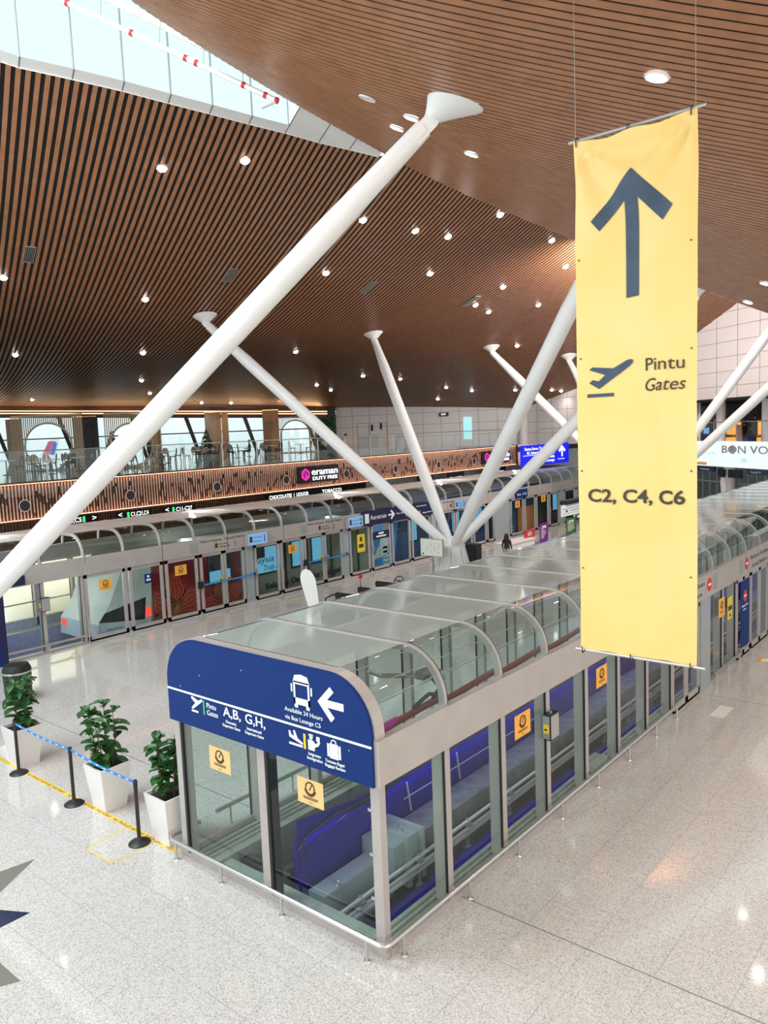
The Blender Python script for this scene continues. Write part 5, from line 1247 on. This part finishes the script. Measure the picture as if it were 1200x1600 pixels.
# setting spots: far row near the windows and a nearer row by the balustrade
spots = [(-34.2, 11.2), (-31.5, 12.2), (-36.2, 14.0), (-33.2, 14.6), (-31.0, 15.6), (-37.6, 17.0), (-34.9, 17.6), (-34.0, 20.4), (-36.2, 22.3), (-33.6, 22.6), (-36.0, 24.9), (-34.4, 24.2), (-38.3, 27.0), (-37.0, 26.3), (-37.4, 29.0), (-38.4, 30.9), (-36.6, 31.4), (-39.2, 33.6), (-37.6, 35.4), (-35.6, 36.4)]
rn = random.Random(21); first = True
for i, (x, y) in enumerate(spots):
    t = TP if i == 0 else dup(TP, (x, y, MZ)); t.location = (x, y, MZ); t.rotation_euler = (0, 0, R(42 if i % 2 else -4))
    n_ch = 3 if i % 3 else 2
    for k in range(n_ch):
        a = R(48 + (120 if n_ch == 3 else 180) * k) + rn.uniform(-.25, .25); p = (x + .62 * math.cos(a), y + .62 * math.sin(a), MZ)
        c = CP if first else dup(CP, p); first = False; c.location = p; c.rotation_euler = (0, 0, a + PI / 2)
person('person in dark clothes seated at a cafe table inside the left round screen', (-34.6, 15.1, MZ), R(120), 'sit', 1.7, 'cloth1', 'cloth1')
person('person in pale top and dark trousers walking behind the huge strut on the mezzanine', (-35.9, 19.7, MZ), R(-60), 'walk', 1.72, 'cloth3', 'cloth1')
person('person in green top walking just right of the pale-topped walker on the mezzanine', (-34.9, 20.1, MZ), R(-60), 'walk', 1.66, 'cloth2', 'cloth4')
person('person in dark green seated right of the small snowy tree on the mezzanine', (-36.8, 29.6, MZ), R(130), 'sit', 1.72, 'cloth2', 'cloth1')
person('person in grey top seated facing the dark green seated person', (-37.7, 28.3, MZ), R(-40), 'sit', 1.68, 'cloth3', 'cloth1')
# round-opening batten screens
def screen(label, c, d, w, h, r, cz, m_, arch=False):
    c = Vector(c); d = Vector(d).normalized(); t = thing('batten_screen', label, 'screen', tuple(c)); n = d.cross(Z); b = MB(); u = -w / 2
    while u <= w / 2:
        segs = []
        if abs(u) < r:
            q = math.sqrt(r * r - u * u); lo, hi = cz - q, cz + q
            if arch: lo = -1
            if lo > .02: segs.append((0, lo))
            if hi < h: segs.append((hi, h))
        else: segs = [(0, h)]
        for a, e_ in segs: b.obox(c + d * u + Z * (a + e_) / 2, d * .022, Z * (e_ - a) / 2, n * .03)
        u += .115
    b.build('batten', m_, t)
    a0, a1 = (0, 180) if arch else (0, 360); K = 36
    if arch: pts = [c + d * r + Z * .0] + [c + d * r * math.cos(R(a)) + Z * (cz + r * math.sin(R(a))) for a in range(0, 181, 6)] + [c - d * r]
    else: pts = [c + d * r * math.cos(2 * PI * k / 40) + Z * (cz + r * math.sin(2 * PI * k / 40)) for k in range(40)]
    MB().tube(pts, .05, 8, closed=not arch).build('ring', m_, t)
    MB().obox(c + Z * (h + .05), d * w / 2, Z * .05, n * .05).build('top_rail', m_, t); MB().obox(c + Z * .04, d * w / 2, Z * .04, n * .05).build('bottom_rail', m_, t)
sd_ = (.77, .64, 0)
screen('pale batten screen with a round opening nearest the left edge of the mezzanine', (-36.6, 14.75, MZ), sd_, 4.0, 3.05, 1.33, 1.34, 'tan')
screen('batten screen with a round opening partly hidden by the huge strut', (-33.0, 17.75, MZ), sd_, 2.9, 3.0, 1.2, 1.28, 'tan')
screen('warm wooden batten screen with an arched opening beside the green wall', (-40.6, 37.8, MZ), (.67, .74, 0), 3.6, 2.85, 1.15, 1.5, 'oak', True)
# green wall, snowy trees, planters
gwl = thing('green_wall', 'wall of dark green foliage at the right end of the mezzanine windows', 'plant wall', (-39.6, 41.2, MZ))
MB().obox((-40.35, 41.0, MZ + 1.4), Vector((.67, .74, 0)) * .85, Z * 1.4, Vector((.74, -.67, 0)) * .08).build('backing', 'hedge', gwl)
lf = MB(); rn = random.Random(4)
for i in range(420):
    p = Vector((-40.25, 40.9, MZ)) + Vector((.67, .74, 0)) * rn.uniform(-.85, .85) + Z * rn.uniform(.1, 2.8)
    leaf(lf, p, Vector((rn.uniform(.2, 1), rn.uniform(-1, -.1), rn.uniform(-.6, .6))), rn.uniform(.16, .3), .09, rn)
lf.build('foliage', 'leaf', gwl, recalc=False)
def snowtree(label, x, y, h=1.0):
    t = thing('snowy_tree', label, 'small tree', (x, y, MZ)); MB().lathe((x, y, MZ), [(.28, 0), (.32, .9), (.30, .95)], 4).build('planter_box', 'black', t)
    m = MB(); sn = MB(); rn = random.Random(int(x * 10))
    for i in range(90):
        u = i / 90; z = MZ + .95 + u * h; r = .42 * (1 - u) + .05; a = rn.uniform(0, 6.28); p = Vector((x + r * .2 * math.cos(a), y + r * .2 * math.sin(a), z))
        leaf(m, p, Vector((math.cos(a), math.sin(a), -.15)), r, .10, rn)
        if i % 2: leaf(sn, p + Z * .03 + Vector((math.cos(a), math.sin(a), 0)) * r * .45, Vector((math.cos(a), math.sin(a), -.15)), r * .5, .06, rn)
    m.build('branches', 'hedge', t, recalc=False); sn.build('snow', 'white', t, recalc=False)
snowtree('small snowy artificial tree against the dark pier left of the huge strut', -36.9, 18.9, 1.15); snowtree('small snowy artificial tree in a black box before the oak pier', -38.9, 27.5, 1.15)
# outside: parked aircraft tail
ac = thing('parked_aircraft', 'white aircraft with a red and blue tail mark outside the left mezzanine window', 'aircraft', (-162, 99, .2))
def tail(c):
    c = Vector(c); d = Vector((.67, .74, 0)); n = Vector((.74, -.67, 0))
    MB().prism([(0, 0), (4, 0), (5.4, 5), (3.4, 5)], c + Z * 3, d, Z, .6).build('fin', 'white', ac)
    MB().prism([(1.3, 1.2), (2.6, 1.2), (4.1, 4.5), (2.9, 4.5)], c + Z * 3 + n * .62, d, Z, .1).build('red_mark', 'tail1', ac)
    MB().prism([(2.9, 1.4), (4, 1.2), (4.9, 4), (4.2, 4.5)], c + Z * 3 + n * .62, d, Z, .1).build('blue_mark', 'tail2', ac)
    MB().tube([c + d * 7 + Z * 2.9, c + d * 1 + Z * 2.4, c - d * 22 + Z * 2.2], [.3, 1.2, 1.4], 16).build('fuselage', 'white', ac, smooth=True)
tail((-179, 84.5, 0))
for x_, lb in ((-58.0, 0),):
    pass
bl_ = MB(); bl_.obox((-260, 190, 5), Vector((.67, .74, 0)) * 160, Z * 3.2, Vector((.74, -.67, 0)) * 8); o = bl_.build('pier_building', 'sky1'); tag(o, 'long low pale terminal pier seen far outside through the mezzanine windows', 'building')

# back wall details on the white panelled wall
WBd = Vector((14.8, 6.1, 0)).normalized(); WBn = Vector((WBd.y, -WBd.x, 0)) 
def onwall(u, z): return Vector((-40.1, 42.1, 0)) + WBd * u + Z * z + WBn * .03
t = thing('exit_sign', 'small black hanging exit sign with white lettering on the white back wall', 'sign', tuple(onwall(9.6, 7.9)))
p = onwall(9.6, 7.95) + WBn * .2; MB().obox(p, WBd * .38, Z * .14, WBn * .05).build('sign_box', 'black', t); MB().text('EXIT', p - WBd * .22 - Z * .07 + WBn * .055, WBd, Z, .2, bold=.01).build('lettering', 'lit', t)
o = MB().obox(onwall(11.5, 6.75), WBd * .34, Z * .9, WBn * .02); o = tag(o.build('glass_door', 'litcyan'), 'narrow bright cyan lit glass doorway in the white back wall', 'doorway')
for u, z, lb in ((4.1, 7.2, 'tall dark slot panel on the white back wall left of the second strut'), (3.3, 7.1, 'small black box on the white back wall left of the slot panel'), (-.0 + .9, 6.6, 'small dark lock plate on the left part of the white back wall')):
    w = .09; hh = .26 if 'slot' in lb else .09
    tag(MB().obox(onwall(u, z), WBd * w, Z * hh, WBn * .02).build('wall_device', 'black'), lb, 'wall device')
t = thing('wall_door', 'flush white double door outlined on the white back wall', 'door', tuple(onwall(2.5, 5.3))); m = MB()
for u in (2.0, 3.0, 4.6): m.obox(onwall(u, 6.4), WBd * .012, Z * 1.1, WBn * .012)
m.obox(onwall(3.3, 7.5), WBd * 1.3, Z * .012, WBn * .012); m.build('door_gap', 'linkgrey', t)
colm = MB().lathe((-25.0, 47.7, 5.3), [(.35, 0), (.35, 3.6)], 24); struct('wall_corner_pier', colm, 'panelwall', True)

# right-hand mezzanine, behind the BON VOYAGE sign
def rp(x_, off=0.0, z=0.0): return dpt(x_) - nf * (.012 + off) + Z * z
rw = MB(); rw.obox((rp(-12, 9) + rp(-4, 9)) / 2 + Z * 6.5, ub * 20, Z * 1.25, nf * .1)
for k in range(44): rw.obox(rp(-18 + .5 * k, 8.85, 6.9), ub * .03, Z * .8, nf * .03)
for z in (6.0, 6.6, 7.2): rw.obox((rp(-12, 8.85) + rp(-4, 8.85)) / 2 + Z * z, ub * 18, Z * .03, nf * .03)
struct('wall_restaurant', rw, 'darkwood')
so = MB(); so.obox((rp(-12, 5) + rp(-4, 5)) / 2 + Z * 7.8, ub * 18, Z * .06, nf * 5); struct('ceiling_soffit', so, 'void')
for x_ in (-9.85, -6.6): struct('wall_column', MB().lathe(rp(x_, 2.0, 5.3), [(.27, 0), (.27, 2.5)], 24), 'panelwall', True)
for x_, lb, w in ((-10.2, 'glowing gold display cabinet behind the balustrade above the BON lettering', .46), (-7.9, 'second glowing gold display cabinet at the right edge of the photo', .5)):
    t = thing('display_cabinet', lb, 'cabinet', tuple(rp(x_, 3, 5.3))); c = rp(x_, 3.2, 0)
    MB().obox(c + Z * 6.10, ub * w, Z * .40, nf * .18).obox(c + Z * 5.42, ub * w, Z * .12, nf * .25).build('lit_box', 'litgold', t); MB().obox(c + Z * 6.53, ub * (w + .05), Z * .03, nf * .22).obox(c + Z * 5.66, ub * (w + .05), Z * .05, nf * .22).obox(c + Z * 5.8 + ub * (w + .03), ub * .03, Z * .5, nf * .2).build('cabinet_frame', 'oak', t)
t = thing('round_sign', 'round red and white sign behind the balustrade right of the banner', 'sign', tuple(rp(-11.7, 3, 6.5))); c = rp(-11.7, 3.2, 6.6); MB().lathe(c, [(.17, 0), (.17, .03)], 20, nf).build('disc', 'signred', t); MB().lathe(c + nf * .031, [(.11, 0), (.11, .01)], 20, nf).build('centre', 'panelwall', t)
MB().tube([c - nf * .02, c - nf * .02 - Z * 1.3], .02, 6).build('stand', 'black', t)
t = thing('monitor', 'pale blue screen glowing on a counter behind the balustrade beside the banner', 'monitor', tuple(rp(-13.4, 4, 5.3))); MB().obox(rp(-13.4, 4, 5.95), ub * .28, Z * .2, nf * .03).build('lit_screen', 'liteblade', t); MB().obox(rp(-13.4, 4.2, 5.5), ub * .6, Z * .2, nf * .2).build('counter', 'black', t)
for x_, rz_, lb in ((-9.65, 30, 'dark-clothed person standing between the gold cabinets on the right mezzanine'), (-10.4, 70, 'person seated low left of the standing person on the right mezzanine')):
    p = rp(x_ - .2, 4.3, 5.3); person(lb, tuple(p), R(rz_), 'stand' if 'standing between' in lb else 'sit', 1.6, 'cloth1', 'cloth4')
area('restaurant_light', tuple(rp(-6, 6, 7.6)), tuple(rp(-6, 6, 5)), 6, 2, 60, (1, .7, .4))
# ground level below the sign
gl_ = MB(); 
struct('wall_far', MB().obox((rp(-14, 7) + rp(-2, 7)) / 2 + Z * 2.4, ub * 22, Z * 2.4, nf * .1), 'ledge')
for x0_, n_, lb in ((-14.3, 4, 'green tinted glass partition in grey frames at floor level just right of the banner'), (-10.6, 5, 'green tinted glass partition at floor level near the right edge')):
    t = thing('glass_partition', lb, 'partition', tuple(rp(x0_, 4)))
    for k in range(n_):
        a, b = rp(x0_ + .62 * k, 4), rp(x0_ + .62 * (k + 1), 4); MB().add([a, b, b + Z * 3.6, a + Z * 3.6], [(0, 1, 2, 3)]).build('glass_panel', 'glassg', t, recalc=False); MB().obox(a + Z * 1.8, ub * .035, Z * 1.8, nf * .04).build('frame_post', 'ledge', t)
    MB().obox((rp(x0_, 4) + rp(x0_ + .62 * n_, 4)) / 2 + Z * 2.6, ub * .4 * n_, Z * .05, nf * .05).build('transom', 'ledge', t)
t = thing('round_column', 'pale pink column with two black boxes around it below the BON VOYAGE sign', 'column', tuple(rp(-9.75, 2.5))); MB().lathe(rp(-9.75, 2.5), [(.32, 0), (.32, 3.95)], 24).build('shaft', 'panelwall', t, smooth=True)
c = rp(-8.75, 2.0); MB().obox(c + Z * 3.42 , ub * .62, Z * .24, nf * .06).build('screen_box', 'black', t); MB().obox(c + Z * 3.42 - ub * 1.35, ub * .30, Z * .24, nf * .06).build('screen_box', 'black', t)
def navy(lb, x_, z_, w, hh, body, tw):
    o_ = 1.0 if z_ > 3.5 else 1.35
    t = thing('direction_sign', lb, 'sign', tuple(rp(x_, o_, z_))); c = rp(x_, o_); MB().obox(c + ub * w / 2 + Z * z_, ub * w / 2, Z * hh, nf * .05).build('board', 'navy', t)
    MB().text(body, c + ub * w * .2 + Z * (z_ - .06) + nf * .055, ub, Z, .15, width=tw).build('lettering', 'letter', t)
    MB().tube([c + ub * w / 2 + Z * z_, c + ub * w / 2 + Z * 4.1], .02, 6).build('hanger', 'vent', t)
navy('navy direction board hanging under the fascia just right of the banner', -10.5, 3.72, 1.8, .14, 'Penerbangan', .9)
navy('navy direction board with down arrow hanging near the right edge', -6.8, 3.72, 2.0, .14, 'Level 2', .8)
navy('navy blue sign board under the other at the right edge of the photo', -5.75, 3.30, 1.2, .24, 'GATES C', .7)
def flag(label, base, d, w=.42, h0=1.0, h1=2.75, lean=.35):
    base = Vector(base); d = Vector(d).normalized(); t = thing('feather_flag', label, 'flag banner', tuple(base))
    pts = []
    for i in range(41): u = i / 40; pts.append((u, .5 * w * (.28 + .72 * u / .84) if u < .84 else .5 * w * math.sqrt(max(0, 1 - ((u - .84) / .16) ** 2))))
    up = lambda u: base + Z * (h0 + (h1 - h0) * u) + d * (-lean * u)
    poly = [up(u) + d * w_ for u, w_ in pts] + [up(u) - d * w_ for u, w_ in reversed(pts)]
    n = d.cross(Z) * .01; k = len(poly); MB().add([p for p in poly] + [p + n for p in poly], [tuple(range(k)), tuple(range(k, 2 * k))[::-1]] + [(i, (i + 1) % k, k + (i + 1) % k, k + i) for i in range(k)]).build('flag_cloth', 'white', t)
    MB().tube([base, up(0) + d * .0, up(.5) - n, up(.95) - n], .012, 6).build('pole', 'black', t)
    MB().lathe(base, [(.22, 0), (.20, .02), (.03, .04)], 16).build('foot', 'black', t)
    m = MB(); nn = -d.cross(Z).normalized()
    for i in range(11):
        u = .15 + .06 * i; q = up(u) + nn * .012 - nn * 0; m.obox(q, d * .035 * (1 + .5 * (i % 3)), Z * .022, nn * .003); 
        if i % 2: m.obox(q + d * .06, d * .02, Z * .03, nn * .003)
    m.build('print', 'purple', t); return t
flag('white teardrop flag with small purple print standing beside the nearest roof', (-10.35, 9.5, 0), (.77, .64, 0), .46, .2, 2.72, .42)
flag('white teardrop flag beside the pink column below the BON VOYAGE sign', tuple(rp(-8.3, 1.0)), tuple(ub), .5, .5, 3.3, .35)

# ================================================================== HALL FLOOR OBJECTS
bg_ = thing('passenger_buggy', 'black passenger buggy with seats and steering wheel half hidden behind the nearest roof', 'buggy', (-12.1, 13.5, 0))
MB().box(-12.75, 11.7, .30, -11.45, 16.0, .48).box(-12.6, 15.4, .45, -11.6, 16.1, .80).build('body', 'black', bg_)
for x_ in (-12.65, -11.55):
    for y_ in (12.3, 15.4): MB().lathe((x_ - .07, y_, .25), [(.25, 0), (.25, .14)], 20, (1, 0, 0)).build('wheel', 'black', bg_)
def cushion(c, sx, sy, sz, name, tilt=0):
    import bmesh
    bm = bmesh.new(); bmesh.ops.create_cube(bm, size=2); bmesh.ops.scale(bm, vec=(sx, sy, sz), verts=bm.verts); bmesh.ops.bevel(bm, geom=bm.edges[:], offset=min(sx, sy, sz) * .8, segments=4, affect='EDGES', profile=.5)
    bmesh.ops.rotate(bm, cent=(0, 0, 0), matrix=Matrix.Rotation(tilt, 3, 'X'), verts=bm.verts)
    m = MB(); m.add([v.co + Vector(c) for v in bm.verts], [tuple(v.index for v in f.verts) for f in bm.faces]); bm.free(); return m.build(name, 'seat', bg_, smooth=True)
for y_, zt in ((12.55, 1.12), (13.75, 1.1), (14.75, 1.14)):
    cushion((-12.1, y_ + .25, .68), .52, .26, .09, 'seat'); cushion((-12.1, y_, zt - .18), .52, .09, .25, 'seat_back', R(10))
MB().tube([(-12.45, 11.75, .5), (-12.45, 11.85, 1.12), (-12.42, 12.2, 1.18), (-12.1, 12.25, 1.18)], .03, 8).tube([(-11.8, 11.75, .5), (-11.8, 11.85, 1.05), (-11.8, 12.2, 1.1)], .03, 8).tube([(-12.45, 11.8, .85), (-11.8, 11.8, .85)], .025, 8).build('rear_rail', 'black', bg_)
c = Vector((-12.15, 15.5, 1.12)); ax = Vector((0, -.75, .66)).normalized(); a_ = Vector((1, 0, 0)); b_ = ax.cross(a_)
m = MB().tube([c + (a_ * math.cos(t_) + b_ * math.sin(t_)) * .20 for t_ in [2 * PI * k / 24 for k in range(24)]], .018, 6, closed=True); m.tube([c - a_ * .19, c + a_ * .19], .02, 6).tube([c, c - ax * .45 + Y * .1], .03, 8); m.build('steering_wheel', 'black', bg_)
MB().tube([(-13.0 + .35, 13.9, .45), (-12.65, 13.9, 1.45)], .012, 6).build('beacon_pole', 'black', bg_); MB().lathe((-12.65, 13.9, 1.45), [(.07, 0), (.08, .02), (.07, .12), (.04, .14)], 14).build('beacon', 'signred', bg_)
t = thing('map_board', 'pale map board with blurred printing in front of the round cone base', 'board', (-11.5, 16.8, 0))
MB().box(-12.02, 16.78, 1.93, -11.0, 16.83, 2.56).build('panel', 'board', t); MB().box(-12.05, 16.83, 1.90, -10.97, 16.86, 2.59).build('panel_frame', 'steel', t)
MB().box(-11.55, 16.84, 0, -11.47, 16.90, 1.95).box(-11.75, 16.65, 0, -11.25, 17.0, .02).build('stand', 'steel', t)
m = MB(); rn = random.Random(2)
for i in range(6):
    for j in range(5):
        if rn.random() < .8: x_ = -11.95 + j * .18; m.box(x_, 16.775, 2.06 + i * .075, x_ + rn.uniform(.06, .15), 16.78, 2.075 + i * .075)
m.build('print', 'tan', t); MB().box(-11.93, 16.772, 1.97, -11.87, 16.78, 2.03).build('logo_mark', 'black', t)
t = thing('information_kiosk', 'black kiosk standing right behind the round cone base', 'kiosk', (-12.5, 21.1, 0)); MB().box(-12.95, 20.9, 0, -12.15, 21.3, 1.75).build('cabinet', 'black', t); MB().box(-12.85, 20.88, 1.2, -12.25, 20.9, 1.65).build('screen', 'darkglass', t)
def rollup(lb, x, y, h, w, m_):
    t = thing('roll_up_banner', lb, 'banner stand', (x, y, 0)); MB().box(x - .03, y - w / 2, .08, x + .0, y + w / 2, h).build('banner_sheet', m_, t); MB().box(x - .12, y - w / 2, 0, x + .10, y + w / 2, .09).build('base', 'steel', t)
    mm = MB(); mm.box(x, y - w * .25, h - .3, x + .004, y + w * .25, h - .15); rn = random.Random(int(y))
    for k in range(8): mm.box(x, y - w * .38, .35 + .08 * k, x + .004, y - w * .38 + w * rn.uniform(.3, .7), .38 + .08 * k)
    mm.build('print', 'letter', t)
rollup('purple roll-up banner with white lettering near the far platform doors', -15.2, 32.6, 1.2, .95, 'purple'); rollup('green roll-up banner with white lettering just left of the hanging banner', -15.2, 36.0, 1.15, 1.3, 'bgreen')
t = thing('service_counter', 'white counter with a red square sign between the woman and the purple banner', 'counter', (-13.6, 27.4, 0)); MB().box(-14.3, 25.9, 0, -13.5, 28.4, .95).box(-14.35, 25.85, .95, -13.45, 28.45, 1.0).build('counter', 'panelwall', t); MB().box(-13.85, 28.0, 1.0, -13.80, 29.0, 1.38).build('red_sign', 'signred', t)
MB().box(-13.80, 28.25, 1.08, -13.795, 28.33, 1.28).box(-13.80, 28.42, 1.08, -13.795, 28.5, 1.28).box(-13.80, 28.6, 1.08, -13.795, 28.68, 1.28).box(-13.8, 28.25, 1.22, -13.795, 28.68, 1.29).build('sign_mark', 'letter', t)
t = thing('wayfinding_board', 'white multi-line direction board sticking out left of the banner', 'sign', (-12, 29.5, 0)); MB().box(-12.04, 28.5, 2.12, -11.96, 33.0, 2.68).build('board', 'letter', t); MB().box(-12.3, 28.9, 2.70, -11.9, 33.0, 2.9).build('top_box', 'black', t)
MB().box(-11.96, 28.6, 2.48, -11.955, 33, 2.50).box(-11.96, 28.6, 2.24, -11.955, 33, 2.25).box(-11.96, 28.9, 2.32, -11.955, 29.1, 2.42).box(-11.96, 29.4, 2.35, -11.955, 30.4, 2.38).build('print', 'ink', t); MB().box(-12.05, 32.0, 0, -11.95, 32.1, 2.2).build('post', 'steel', t)
t = thing('planter_bin', 'black rounded bin just behind the leftmost fig at the left edge', 'bin', (-14.4, 1.9, 0)); MB().lathe((-14.35, 2.0, 0), [(.32, 0), (.34, .3), (.36, .9), (.30, 1.02), (.1, 1.06)], 24).build('bin_body', 'black', t, smooth=True); MB().lathe((-14.35, 2.0, .80), [(.37, 0), (.37, .05)], 24).build('bin_rim', 'steel', t)
